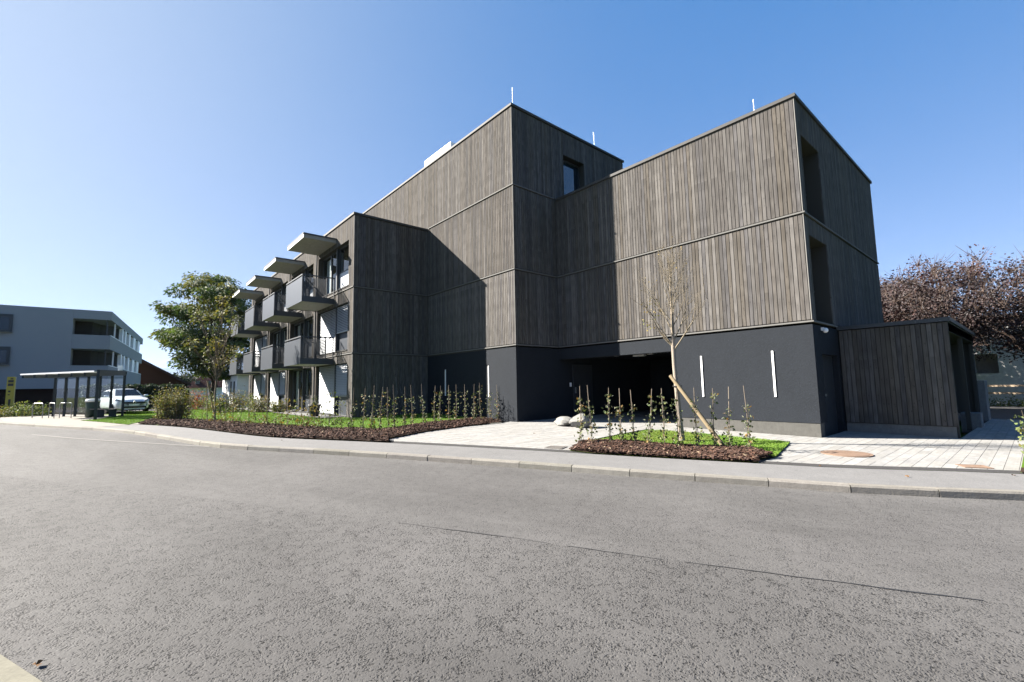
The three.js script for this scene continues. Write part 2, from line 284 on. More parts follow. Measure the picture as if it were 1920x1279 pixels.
{ // tar seam between the lanes and the small white gutter line
  const r = rng(15), m = new MB(); const a = nearestK(...G2(1000, 868.5)), b = KN - 4;
  for (let k = a; k < b; k++) for (let j = 0; j < 6; j++) {
    const f = (t) => { const p = koff(k, laneAt(k)), q = koff(k + 1, laneAt(k + 1)); return [lerp(p[0], q[0], t), lerp(p[1], q[1], t)]; };
    const gap = ng(k * 0.7, j * 0.1 + 3) * 0.7 + 0.3 * ng2(k * 6 + j, 5); if (gap < 0.3) continue;
    const p = f(j / 6), q = f((j + 1) / 6), n = knorm[k], w = 0.0025 + 0.013 * ng(k * 1.7 + j * 0.35, 8) ** 2, wob = (t) => 0.04 * (ng((k + t) * 2.2, 21) - 0.5) + 0.02 * (ng((k + t) * 7, 25) - 0.5), o0 = wob(j / 6), o1 = wob((j + 1) / 6);
    const Q = (c, s) => [c[0] + n[0] * s, gy(c[0]) - 0.096, c[1] + n[1] * s];
    m.poly([Q(p, o0 - w), Q(p, o0 + w), Q(q, o1 + w), Q(q, o1 - w)]);
  }
  structure(m.build('road_seam', mTar));
  const m2 = new MB(), c = [[60, 815], [85, 817], [140, 822], [200, 826], [265, 830], [330, 834], [394, 837.6]].map(([x, y]) => G(x, y, -0.094));
  for (let k = 1; k < c.length; k++) { const p = c[k - 1], q = c[k], w = 0.03; m2.poly([[p.x - w, p.y, p.z - w * 1.5], [p.x + w, p.y, p.z + w * 1.5], [q.x + w, q.y, q.z + w * 1.5], [q.x - w, q.y, q.z - w * 1.5]]); }
  structure(m2.build('gutter_line', std({ color: rgb(0.14, 0.136, 0.128), roughness: 0.9 })));
  const y = [[-5.6, 1.08], [-3.0, -0.02], [-2.95, 0.09], [-5.55, 1.19]];
  structure(sheet('road_marking', y, -0.096, std({ map: concreteMap(0.13, [1.06, 1, 0.78], 81), roughness: 0.9 })));
}

// regions behind the pavement
const XA = -18.731, XB = -12.409, XC = -3.631, ZA = -7.265, ZB = -10.865, ZC = -13.161, Y1 = 2.8, Y2 = 5.65, Y3 = 8.93, YB = 12.17, ZBB = -18.06, ZCB = -21.53;
const BK = -1.38, BK2 = -1.66;
const mulchFront = line([262, 795], [735, 825], BK);
const mulchIn = [[735, 806.5], [690, 808], [600, 804], [500, 798], [400, 791], [322, 786], [285, 787]].map(([x, y]) => G2(x, y));
const plazaEdge = [[-11.2, -5.32], [-11.98, -6.9], [-12.42, -8.6], [-12.52, -10.25], [-12.75, -10.85]];
const mulchBand = [...mulchFront, [-11.2, -5.32], [-11.98, -6.9], [-12.42, -8.6], [-12.52, -10.3], [-14.3, -10.6], [-14.3, -10.0], [-13.99, -7.65], ...mulchIn];
const lawnMain = [[-14.3, -10.8], [-14.3, -10.0], [-13.99, -7.65], ...mulchIn, ...[[240, 797], [190, 792], [150, 789]].map(([x, y]) => G2(x, y)), G2(182, 787), G2(232, 778), G2(238, 771.5), G2(300, 771), G2(340, 768), [-42, -7.2], [-39.6, -7.2], [XA, ZA + 0.02], [XA, ZB]];
structure(sheet('lawn', lawnMain, 0.02, mLawn));
structure(sheet('mulch_bed', mulchBand, 0.035, mSoil));
const platform = [...line([0, 792], [262, 796], -0.12), G2(262, 795.5), G2(232, 779), G2(100, 777), G2(0, 783)];
structure(sheet('bus_platform', platform, 0.006, std({ map: concreteMap(0.16, [1.08, 1, 0.88], 91), roughness: 0.9 })));
structure(sheet('driveway', [G2(150, 772), G2(345, 769), [-42, -6.4], [-66, -6.4], [-66, 9], G2(0, 772)], -0.02, mStrip));
const island = [G2(1068, 846.5), G2(1095, 832), G2(1150, 820), G2(1215, 808), G2(1240, 808.6), G2(1300, 813), G2(1390, 822), G2(1482, 831), G2(1455, 858), G2(1420, 864), ...line([1420, 866], [1075, 848], BK)];
const islMulch = [G2(1068, 846.5), G2(1090, 832), G2(1110, 830.5), G2(1190, 833), G2(1240, 838), G2(1340, 840), G2(1400, 844), G2(1450, 859), G2(1420, 864), ...line([1420, 866], [1075, 848], BK)];
structure(sheet('lawn', island, 0.02, mLawn));
structure(sheet('mulch_bed', islMulch, 0.03, mSoil));
{ const m = new MB(), e = [[1095, 832], [1150, 820], [1215, 808]].map(([x, y]) => G(x, y)); for (let k = 1; k < 3; k++) m.bar([e[k - 1].x, e[k - 1].y + 0.01, e[k - 1].z], [e[k].x, e[k].y + 0.01, e[k].z], 0.02, 0.09); structure(m.build('lawn_edging', mMetalDark)); }
const stripA = [...line([733, 826], [1072, 848], BK), ...line([1072, 848], [733, 826], BK2)], stripB = [...line([1395, 866], [1910, 886], BK), koff(nearestK(...G2(1910, 886)) + 5, BK), koff(nearestK(...G2(1910, 886)) + 5, BK2), ...line([1910, 886], [1395, 866], BK2)];
structure(sheet('asphalt_strip', stripA, 0.004, mStrip)); structure(sheet('asphalt_strip', stripB, 0.004, mStrip));
// paving of narrow concrete slabs
{
  const front = [...line([722, 825], [1910, 886], BK2), koff(nearestK(...G2(1910, 886)) + 5, BK2)];
  const xr = G2(1905, 885)[0] + 0.05;
  const plaza = [...plazaEdge].reverse().concat(front.filter((p) => p[0] > -11.2 && p[0] < xr), [[xr, (() => { for (let k = 1; k < front.length; k++) if (front[k][0] >= xr) return lerp(front[k - 1][1], front[k][1], (xr - front[k - 1][0]) / (front[k][0] - front[k - 1][0])); return -10.5; })()], [xr, -16.4], [xr, -23], [-1.2, -23], [-1.36, -15.2], [XC, -15.2], [XC, ZC], [-7.45, ZC], [-7.45, -19.6], [XB, -19.6], [XB, ZB]]);
  structure(sheet('paving_bed', plaza, -0.012, mBed));
  const g = structure(new THREE.Group()); g.name = 'paving'; scene.add(g);
  const r = rng(8), PW = 0.1675, PL = 0.5, cells = [];
  const clip = (poly, ax, v, keepGreater) => { const o = []; for (let k = 0; k < poly.length; k++) { const a = poly[k], b = poly[(k + 1) % poly.length], ia = keepGreater ? a[ax] >= v : a[ax] <= v, ib = keepGreater ? b[ax] >= v : b[ax] <= v; if (ia) o.push(a); if (ia !== ib) { const t = (v - a[ax]) / (b[ax] - a[ax]); o.push([a[0] + (b[0] - a[0]) * t, a[1] + (b[1] - a[1]) * t]); } } return o; };
  for (let i = 0, x = -12.9; x < xr; x += PW, i++) for (let z = -23 + (i * 0.19 % PL); z < -5; z += PL) {
    const cx = x + PW / 2, cz = z + PL / 2; if (inside([cx, cz], island)) continue;
    let q = plaza; for (const [ax, v, gt] of [[0, x + 0.003, true], [0, x + PW - 0.003, false], [1, z + 0.002, true], [1, z + PL - 0.002, false]]) { q = clip(q, ax, v, gt); if (q.length < 3) break; }
    if (q.length < 3) continue;
    cells.push({ q, d: Math.hypot(cx, cz), t: 0.9 + 0.16 * r(), y: (r() - 0.5) * 0.003, w: r() });
  }
  cells.sort((a, b) => a.d - b.d);
  const rest = new MB();
  cells.forEach((c, k) => { const m = k < 300 ? new MB() : rest; m.col = [c.t, c.t * (0.985 + 0.015 * c.w), c.t * (0.95 + 0.05 * c.w)]; m.prism(c.q, (x) => gy(x) - 0.03, (x) => gy(x) + 0.001 + c.y); if (k < 300) m.build('paving_slab', mSlab, g); });
  rest.build('paving_slabs', mSlab, g).userData.kind = 'stuff';
}

// ---------------------------------------------------------------- the timber building
const house = thing('apartment_building', 'dark timber clad apartment building with stepped flat roofs and projecting balconies', 'building');
const PITCH = 0.104, tint = [[1, 1, 1], [0.92, 0.92, 0.94], [1.12, 1.11, 1.1], [0.86, 0.86, 0.88], [1.05, 1.02, 0.97], [0.97, 0.94, 0.9], [1.18, 1.17, 1.15], [0.9, 0.88, 0.85]];
const restBoards = new MB(); let boardCount = 0; const boardGeo = new Map(); const bR = rng(123);
function boardFaces(m, w, h, d, strip0, v0) {            // a board standing at the origin, front towards +z
  const u0 = (strip0 + 0.06) / 8, u1 = (strip0 + 0.94) / 8, a = v0, b = v0 + h / 3.4;
  const c = 0.003, F = [[0, 0], [w, 0]];
  m.poly([[c, 0, d], [w - c, 0, d], [w - c, h, d], [c, h, d]], [[u0, a], [u1, a], [u1, b], [u0, b]]);
  m.poly([[w - c, 0, d], [w, 0, d - c], [w, h, d - c], [w - c, h, d]], [[u1, a], [u1, a], [u1, b], [u1, b]]);
  m.poly([[0, 0, d - c], [c, 0, d], [c, h, d], [0, h, d - c]], [[u0, a], [u0, a], [u0, b], [u0, b]]);
  m.poly([[w, 0, d - c], [w, 0, 0], [w, h, 0], [w, h, d - c]], [[u1, a], [u1, a], [u1, b], [u1, b]]);
  m.poly([[0, 0, 0], [0, 0, d - c], [0, h, d - c], [0, h, 0]], [[u0, a], [u0, a], [u0, b], [u0, b]]);
  m.poly([[0, h, d], [w, h, d], [w, h, 0], [0, h, 0]], [[u0, b], [u1, b], [u1, b], [u0, b]]);
  m.poly([[0, 0, 0], [w, 0, 0], [w, 0, d], [0, 0, d]], [[u0, a], [u1, a], [u1, a], [u0, a]]);
}
// facing 'z' (towards +z) or 'x' (towards +x); single boards become parts, the others one joined part
function clad(facing, plane, a0, a1, y0, y1, single, parent = house, pile = restBoards) {
  const n = Math.max(1, Math.round((a1 - a0) / PITCH)), w = (a1 - a0) / n, h = y1 - y0, D = 0.03;
  for (let k = 0; k < n; k++) {
    const s = (bR() * 8) | 0, tv = (bR() * 8) | 0, v = ((bR() * 4) | 0) / 4, a = a0 + k * w;
    if (single && boardCount < 300) {
      const key = [w.toFixed(4), h.toFixed(3), (s + tv) % 12].join();
      if (!boardGeo.has(key)) { const m = new MB(); m.col = tint[tv]; boardFaces(m, w - 0.013, h, D, s, v); boardGeo.set(key, m.geo()); }
      const o = mesh('board', boardGeo.get(key), mWood, parent); boardCount++;
      facing === 'z' ? o.position.set(a + 0.0065, y0, plane - D + (bR() - 0.5) * 0.002) : (o.rotation.y = Math.PI / 2, o.position.set(plane - D + (bR() - 0.5) * 0.002, y0, a + w - 0.0065));
    } else {
      const m = new MB(); m.col = tint[tv]; boardFaces(m, w - 0.013, h, D, s, v); const off = (bR() - 0.5) * 0.002, base = pile.p.length / 3;
      for (let i = 0; i < m.p.length; i += 3) { const [x, y, z] = [m.p[i], m.p[i + 1], m.p[i + 2]], [nx, ny, nz] = [m.n[i], m.n[i + 1], m.n[i + 2]];
        if (facing === 'z') { pile.p.push(a + 0.0065 + x, y0 + y, plane - D + off + z); pile.n.push(nx, ny, nz); }
        else { pile.p.push(plane - D + off + z, y0 + y, a + w - 0.0065 - x); pile.n.push(nz, ny, -nx); } }
      pile.u.push(...m.u); pile.c.push(...m.c); for (const i of m.i) pile.i.push(base + i);
    }
  }
}
const core = new MB(), S = 0.028;   // backing stands 2.8 cm behind the boards' faces
const AL = -39.2;                  // far end of the low wing
const bays = [0, 1, 2, 3].map((k) => [-19.33 - 4.88 * k - 4.02, -19.33 - 4.88 * k]);
const openY = [[0.12, 2.42], [2.97, 5.08], [5.80, 7.86]];
// low wing
core.box(AL, XA - S, -0.4, 8.82, ZBB, ZA - 0.9);
{ let x = XA - S; const piers = []; for (const [l, r] of bays) { piers.push([r, x]); x = l; } piers.push([AL, x]);
  for (const [l, r] of piers) core.box(l, r, -0.4, 8.82, ZA - 0.9, ZA - S);
  for (const [l, r] of bays) { let y = -0.4; for (const [b, t] of openY) { core.box(l, r, y, b, ZA - 0.9, ZA - S); y = t; } core.box(l, r, y, 8.82, ZA - 0.9, ZA - S); }
  const band = (y0, y1, single) => { for (const [l, r] of piers) clad('z', ZA, l, r, y0, y1, single); };
  const H = [[0.1, Y1 - 0.06], [Y1 + 0.05, Y2 - 0.06], [Y2 + 0.05, Y3 - 0.12]];
  H.forEach(([y0, y1], i) => { for (const [l, r] of piers) clad('z', ZA, l, r, y0, y1); for (const [l, r] of bays) { if (y1 - openY[i][1] > 0.05) clad('z', ZA, l, r, openY[i][1], y1); if (openY[i][0] - y0 > 0.05) clad('z', ZA, l, r, y0, openY[i][0]); }
    clad('x', XA, ZB, ZA, y0, y1); });
}
// tower
core.box(-29.5, XB - 0.4, -0.4, YB - 0.08, ZBB, ZB - S);
core.box(XB - 0.4, XB - S, Y1, 8.6, ZC, ZB - S);
const TW = [-15.12, -13.76];      // window in the tower's side
core.box(XB - 0.4, XB - S, 8.6, YB - 0.08, TW[1], ZB - S).box(XB - 0.4, XB - S, 8.6, YB - 0.08, ZBB, TW[0]).box(XB - 0.4, XB - S, 11.06, YB - 0.08, TW[0], TW[1]);
 clad('z', ZB, -29.5, XB - 0.02, Y3 + 0.05, YB - 0.13, false);
clad('x', XB, ZC, ZB - 0.02, Y1 + 0.05, Y2 - 0.06); clad('x', XB, ZC, ZB - 0.02, Y2 + 0.05, Y3 - 0.06);
clad('x', XB, TW[1], ZB - 0.02, Y3 + 0.05, YB - 0.13); clad('x', XB, ZBB, TW[0], Y3 + 0.05, YB - 0.13); clad('x', XB, TW[0], TW[1], 11.06, YB - 0.13);
// right wing above the entrance
core.box(XB - 0.4, XC - 0.5, Y1 - 0.02, 8.8, ZCB, ZC - S);
const CW = [-15.02, -13.5];
for (const [b, t, y0, y1] of [[2.86, 5.12, Y1 - 0.02, Y2], [5.74, 7.9, Y2, 8.8]]) {
  core.box(XC - 0.5, XC - S, y0, y1, CW[1], ZC - S).box(XC - 0.5, XC - S, y0, y1, ZCB, CW[0]).box(XC - 0.5, XC - S, t, y1, CW[0], CW[1]);
  if (b > y0 + 0.03) core.box(XC - 0.5, XC - S, y0, b, CW[0], CW[1]);
}
clad('z', ZC, XB, XC - 0.025, Y2 + 0.05, Y3 - 0.12, true); clad('z', ZC, XB, XC - 0.025, Y1 + 0.05, Y2 - 0.06, true);
clad('z', ZB, XA, XB - 0.02, Y1 + 0.05, Y2 - 0.06, true); clad('z', ZB, XA, XB - 0.02, Y2 + 0.05, Y3 - 0.06, true);
for (const [y0, y1, t] of [[Y1 + 0.05, Y2 - 0.06, 5.12], [Y2 + 0.05, Y3 - 0.12, 7.9]]) { clad('x', XC, CW[1], ZC - 0.02, y0, y1); clad('x', XC, ZCB, CW[0], y0, y1); clad('x', XC, CW[0], CW[1], t, y1); }
core.build('wall_core', mBacking, house);
restBoards.build('cladding', mWood, house).userData.kind = 'stuff';
// ground floor plaster
{
  const m = new MB(); const DZ = [-15.15, -13.72];
  m.box(XA - S + 0.005, XB, -0.02, Y1 - 0.075, ZB - 0.35, ZB);                       // below the tower
  m.box(XB - 0.3, XB, -0.4, Y1 - 0.075, -19.6, ZB - 0.35);                   // its side and the passage's left wall
  m.box(-7.45, XC - 0.3, 0.24, Y1 - 0.075, ZC - 0.35, ZC);                  // right of the entrance
  m.box(XB, -7.45, 2.3, Y1 - 0.075, ZC - 0.35, ZC);                         // above the entrance
  m.box(XC - 0.3, XC, 0.24, Y1 - 0.075, DZ[1], ZC);                         // side wall round the door
  m.box(XC - 0.3, XC, -0.3, Y1 - 0.075, ZCB, DZ[0]); m.box(XC - 0.3, XC, 1.98, Y1 - 0.075, DZ[0], DZ[1]);
  m.box(-7.45, -7.15, -0.4, Y1 - 0.075, -19.6, ZC - 0.35); m.box(XB, -7.45, -0.4, Y1 - 0.075, -19.9, -19.6); m.box(XB, -7.45, 2.42, 2.6, -19.6, ZC - 0.35);
  m.box(-7.15, XC - 0.3, -0.4, Y1 - 0.075, ZCB, ZCB + 0.3);
  m.build('plaster_wall', mPlaster, house);
  box(XA - S, XB - 0.012, -0.4, 0.24, ZB - 0.34, ZB - 0.015).build('plinth', mPlinth, house); box(-7.45, XC - 0.012, -0.4, 0.238, ZC - 0.34, ZC - 0.015).build('plinth', mPlinth, house);
  box(XC - 0.2, XC - 0.14, -0.25, 1.98, DZ[0], DZ[1]).build('door', mMetalDark, house).add(box(XC - 0.14, XC - 0.09, 0.88, 0.94, -14.2, -14.06).build('handle', mSteel, new THREE.Group()));
  // entrance passage: door, letterboxes, ceiling lamps
  const d = box(XB + 0.002, XB + 0.05, -0.05, 2.12, -15.1, -13.9).build('door', mMetalDark, house); box(XB + 0.05, XB + 0.09, 0.95, 1.2, -14.02, -13.98).build('handle', mSteel, d);
  box(XB + 0.001, XB + 0.02, 1.22, 1.38, -13.82, -13.72).build('doorbell', mWhite, house);
  const lb = sub('letterboxes', house); box(-11.1, -8.9, 0.5, 2.1, -19.6, -19.42).build('case', mMetalDark, lb);
  for (let i = 0; i < 6; i++) for (let j = 0; j < 6; j++) box(-11.07 + i * 0.36, -10.75 + i * 0.36, 0.54 + j * 0.25, 0.76 + j * 0.25, -19.42, -19.405).build('flap', mPanel, lb);
  for (const [x, z, w] of [[-10.6, -14.4, 0.2], [-10.2, -15.4, 0.5], [-9.2, -14.6, 0.2], [-8.6, -14.3, 0.2]]) box(x - w / 2, x + w / 2, 2.36, 2.42, z - 0.09, z + 0.09).build('ceiling_lamp', mWhite, house);
}
// string courses, copings, corner trims
{
  const course = (y, x0, x1, z, xs, zs0, zs1) => { const m = new MB(); m.box(x0, x1, y - 0.018, y + 0.022, z - 0.02, z + 0.036); if (xs !== undefined) m.box(xs - 0.02, xs + 0.036, y - 0.018, y + 0.022, zs0, zs1); m.build('string_course', mTrim, house); };
  for (const y of [Y1, Y2]) { course(y, AL, XA + 0.045, ZA, XA, ZB + 0.045, ZA - 0.02); course(y, XA + 0.045, XB + 0.045, ZB, XB, ZC + 0.045, ZB - 0.02); course(y, XB + 0.045, XC + 0.045, ZC, XC, y === Y1 ? -15.28 : ZCB, ZC - 0.02); }
  course(Y3 - 0.0, XA + 0.06, XB + 0.045, ZB, XB, ZC + 0.07, ZB - 0.02);
  const cope = (x0, x1, z0, z1, y, name = 'coping') => box(x0, x1, y - 0.09, y, z0, z1).build(name, mCoping, house);
  cope(AL - 0.05, XA + 0.05, ZA - 0.3, ZA + 0.05, Y3 - 0.01); cope(XA - 0.3, XA + 0.05, ZB, ZA - 0.3, Y3 - 0.01);
  cope(-29.55, XB + 0.05, ZB - 0.3, ZB + 0.05, YB); cope(XB - 0.3, XB + 0.05, ZBB - 0.05, ZB - 0.3, YB); cope(-29.55, XB - 0.3, ZBB - 0.05, ZBB + 0.3, YB);
  cope(XB + 0.05, XC + 0.05, ZC - 0.3, ZC + 0.05, Y3 - 0.03); cope(XC - 0.3, XC + 0.05, ZCB - 0.05, ZC - 0.3, Y3 - 0.03); cope(XB + 0.05, XC - 0.3, ZCB - 0.05, ZCB + 0.25, Y3 - 0.03);
  const std1 = std({ color: rgb(0.16, 0.155, 0.145), roughness: 0.8 }); const trim = (x, z, y0, y1) => box(x - 0.016, x + 0.003, y0, y1, z - 0.016, z + 0.004).build('corner_trim', std1, house);
  trim(XC, ZC, Y1 + 0.04, Y2 - 0.03); trim(XC, ZC, Y2 + 0.04, Y3 - 0.14); trim(XB, ZB, Y1 + 0.04, Y2 - 0.03); trim(XB, ZB, Y2 + 0.04, Y3 - 0.03); trim(XB, ZB, Y3 + 0.04, YB - 0.12); trim(XA, ZA, 0.1, Y1 - 0.03); trim(XA, ZA, Y1 + 0.04, Y2 - 0.03); trim(XA, ZA, Y2 + 0.04, Y3 - 0.13);
  box(-29, XB - 0.5, YB - 0.1, YB - 0.07, ZBB + 0.3, ZB - 0.3).build('roof_deck', mBed, house);
  box(-20.5, -17.95, YB - 0.08, YB + 1.18, -12.6, -11.7).build('roof_unit', mWhite, house);
  for (const [x, y, z, h] of [[XB - 0.12, YB, -11.05, 0.8], [XB - 0.12, YB, -16.04, 0.78], [-4.65, Y3 - 0.03, ZC - 0.1, 0.42]]) new MB().tube([[x, y - 0.1, z], [x, y + h, z]], 0.006, 6).build('lightning_rod', mSteel, house);
}
// windows
const mGlassSky = new THREE.MeshPhysicalMaterial({ color: rgb(0.012, 0.02, 0.03), roughness: 0.02, ior: 2.1 }); let mGlassNow = mGlass;
function pane(parent, facing, plane, a0, a1, y0, y1, f = 0.06) {
  const w = sub('window', parent), m = new MB(), B = (p0, p1, q0, q1, d0, d1) => facing === 'z' ? m.box(p0, p1, q0, q1, plane + d0, plane + d1) : m.box(plane + d0, plane + d1, q0, q1, p0, p1);
  B(a0, a0 + f, y0, y1, -0.05, 0.02); B(a1 - f, a1, y0, y1, -0.05, 0.02); B(a0 + f, a1 - f, y0, y0 + f, -0.05, 0.02); B(a0 + f, a1 - f, y1 - f, y1, -0.05, 0.02);
  m.build('frame', mFrame, w);
  const g = new MB(); facing === 'z' ? g.poly([[a0 + f, y0 + f, plane - 0.02], [a1 - f, y0 + f, plane - 0.02], [a1 - f, y1 - f, plane - 0.02], [a0 + f, y1 - f, plane - 0.02]]) : g.poly([[plane - 0.02, y0 + f, a1 - f], [plane - 0.02, y0 + f, a0 + f], [plane - 0.02, y1 - f, a0 + f], [plane - 0.02, y1 - f, a1 - f]]);
  g.build('pane', mGlassNow, w); return w;
}
function blind(parent, a0, a1, y0, y1, z) { const m = new MB(); for (let y = y1 - 0.06; y > y0; y -= 0.075) m.poly([[a0, y - 0.04, z + 0.028], [a1, y - 0.04, z + 0.028], [a1, y + 0.03, z - 0.02], [a0, y + 0.03, z - 0.02]]); m.box(a0, a1, y0 - 0.03, y0, z - 0.02, z + 0.02); m.box(a0, a0 + 0.03, y0, y1, z - 0.03, z - 0.022); return m.build('blind', mBlind, parent); }
bays.forEach(([l, r], b) => openY.forEach(([y0, y1], f) => {
  const z = ZA - 0.22, mid = r - 1.7;
  const down = (b === 0 && f < 2) || (b === 2 && f === 0) || (b === 3 && f === 1) || (b === 3 && f === 0);
  const sill = y0 + 0.85;
  pane(house, 'z', z, l, mid - 0.05 - 1.05, y0, y1); pane(house, 'z', z, mid - 0.05 - 1.05, mid - 0.05, y0, y1);
  const w2 = pane(house, 'z', z, mid + 0.05, r, sill, y1);
  box(mid + 0.05, r, y0, sill, z - 0.04, z + 0.01).build('spandrel', f === 2 ? mBlind : mPanel, house);
  box(mid - 0.05, mid + 0.05, y0, y1, z - 0.05, z + 0.14).build('mullion', mFrame, house);
  if (down) { blind(house, l + 0.02, mid - 0.08, y0 + 0.08, y1, z + 0.1); blind(house, mid + 0.08, r - 0.02, sill + 0.04, y1, z + 0.1); }
  else { const c = new MB(), cr = rng(b * 7 + f); for (const [p, q] of [[l + 0.1, l + 0.7], [mid - 0.7, mid - 0.15]]) for (let x = p; x < q; x += 0.08) c.box(x, x + 0.07, y0 + 0.05, y1 - 0.08, z - 0.2 - 0.05 * cr(), z - 0.16); c.build('curtain', mCurtain, house); }
  box(l, r, y0, y1, ZA - 0.9, ZA - 0.88).build('room', mRoom, house);
  box(l, r, y0 - 0.02, y0 + 0.025, ZA - 0.2, ZA + 0.03).build('window_sill', mMetal, house);
}));
{ // rain pipes beside the piers
  for (const [l] of bays) new MB().tube([[l - 0.12, 0.05, ZA + 0.07], [l - 0.12, 8.75, ZA + 0.07]], 0.04, 8).build('rain_pipe', mMetal, house);
  mGlassNow = mGlassSky; const w = pane(house, 'x', XB - 0.3, TW[0], TW[1], 8.9, 11.04, 0.07); box(XB - 0.3, XB - 0.27, 9.4, 9.46, TW[0] + 0.07, TW[1] - 0.07).build('rail', mFrame, w); box(XB - 0.42, XB - 0.4, 8.9, 11.04, TW[0], TW[1]).build('room', mRoom, house);
  mGlassNow = mGlass; for (const [b, t] of [[2.86, 5.1], [5.74, 7.88]]) { const q = pane(house, 'x', XC - 0.42, CW[0], CW[1], b, t, 0.07); box(XC - 0.4, XC - 0.37, b + 0.95, b + 1, CW[0] + 0.07, CW[1] - 0.07).build('rail', mFrame, q); box(XC - 0.52, XC - 0.5, b, t, CW[0], CW[1]).build('room', mRoom, house); }
}
// balconies and canopies
{
  const ZF = -5.816;
  bays.forEach(([l, r], k) => {
    const x1 = -20.95 - 4.88 * k, x0 = x1 - 2.58;
    for (const y of [2.42, 5.2]) {
      const b = sub('balcony', house);
      box(x0 + 0.02, x1 - 0.02, y + 0.02, y + 0.2, ZA, ZF - 0.02).build('slab', mSoffit, b);
      box(x0, x1, y, y + 1.12, ZF - 0.012, ZF).build('front_panel', mPanel, b);
      for (const x of [x1 - 0.014, x0]) box(x, x + 0.014, y, y + 0.26, ZA + 0.02, ZF - 0.014).build('edge_plate', mMetalDark, b);
      const rr = new MB(), top = y + 1.24; rr.box(x0, x1, top - 0.05, top, ZF - 0.045, ZF - 0.002).box(x1 - 0.045, x1, top - 0.05, top, ZA, ZF - 0.045).box(x0, x0 + 0.045, top - 0.05, top, ZA, ZF - 0.045);
      for (const x of [x0 + 0.03, lerp(x0, x1, 0.33), lerp(x0, x1, 0.67), x1 - 0.05]) rr.box(x, x + 0.02, y + 1.1, top - 0.05, ZF - 0.03, ZF - 0.014);
      for (const z of [ZF - 0.06, -6.9, ZA + 0.04]) rr.box(x1 - 0.04, x1 - 0.005, y + 0.2, top - 0.05, z - 0.02, z + 0.02).box(x0 + 0.005, x0 + 0.04, y + 0.2, top - 0.05, z - 0.02, z + 0.02);
      rr.build('handrail', mMetalDark, b);
      for (const x of [x0 + 0.012, x1 - 0.02]) { const g = new MB(); for (let z = -6.9; z < ZF - 0.07; z += 0.028) g.box(x, x + 0.008, y + 0.26, top - 0.12, z, z + 0.014); g.build('side_grille', mMetalDark, b); }
    }
    const c = sub('canopy', house); box(x0 + 0.1, x1 + 0.08, 8.08, 8.24, ZA, ZF).build('slab', mSoffit, c); box(x0 + 0.1, x1 + 0.08, 8.09, 8.235, ZF, ZF + 0.012).build('front_edge', mWhite, c); box(x0 + 0.07, x1 + 0.11, 8.24, 8.3, ZA, ZF + 0.03).build('flashing', mMetalDark, c);
  });
  for (const [x, z, y0, y1] of [[-6.575, ZC, 0.88, 2.09], [-4.605, ZC, 0.89, 2.11], [-14.045, ZB, 0.89, 2.1], [-17.18, ZB, 0.92, 2.07]]) box(x - 0.024, x + 0.024, y0, y1, z, z + 0.025).build('wall_light', mWhite, house);
  const lamp = sub('camera_lamp', house); box(XC, XC + 0.06, 2.6, 2.68, -13.9, -13.82).build('base', mWhite, lamp); const s = mesh('globe', new THREE.SphereGeometry(0.065, 16, 12), mWhite, lamp); s.position.set(XC + 0.09, 2.6, -13.86);
}
// ---------------------------------------------------------------- shed beside the building
{
  const shed = thing('storage_shed', 'low dark timber shed with flat roof and open side against the building', 'shed'), Z0 = -15.295, Z1 = -21.68, X1 = -1.36, T = 2.795;
  const pile = new MB(); clad('z', Z0, XC + 0.03, X1, 0.14, T - 0.12, true, shed, pile); if (pile.p.length) pile.build('cladding', mWood, shed).userData.kind = 'stuff';
  box(XC + 0.02, X1 - 0.03, 0.12, T - 0.12, Z0 - 0.12, Z0 - S).build('wall', mBacking, shed); box(XC + 0.02, X1 - 0.02, 0.1, T - 0.12, Z1, Z1 + 0.1).build('wall', mBacking, shed);
  box(XC + 0.02, X1, T - 0.35, T - 0.12, Z1, Z0 - 0.031).build('ceiling', mBacking, shed);
  box(X1 - 0.03, X1, T - 0.34, T - 0.1, Z1, Z0 - 0.03).build('fascia', mMetalDark, shed);
  box(XC + 0.005, X1 + 0.05, T - 0.1, T, Z1 - 0.05, Z0 + 0.05).build('roof', mMetalDark, shed);
  box(XC + 0.02, X1 - 0.06, -0.3, 0.12, Z0 - 0.22, Z0 - 0.06).build('concrete_base', mConcrete, shed);
  for (const z of [Z0 - 0.2, -18.4, Z1 + 0.12]) box(X1 - 0.12, X1 - 0.02, -0.2, T - 0.34, z - 0.05, z + 0.05).build('post', mBacking, shed);
  tag(box(-1.62, -1.2, -0.3, 0.26, -19.4, -18.7).build('concrete_wall', mConcrete), 'low grey concrete wall at the open side of the shed', 'wall');
  tag(box(-1.6, -1.22, -0.3, 1.18, -22.9, -21.75).build('concrete_wall', mConcrete), 'taller grey concrete wall behind the shed', 'wall');
}
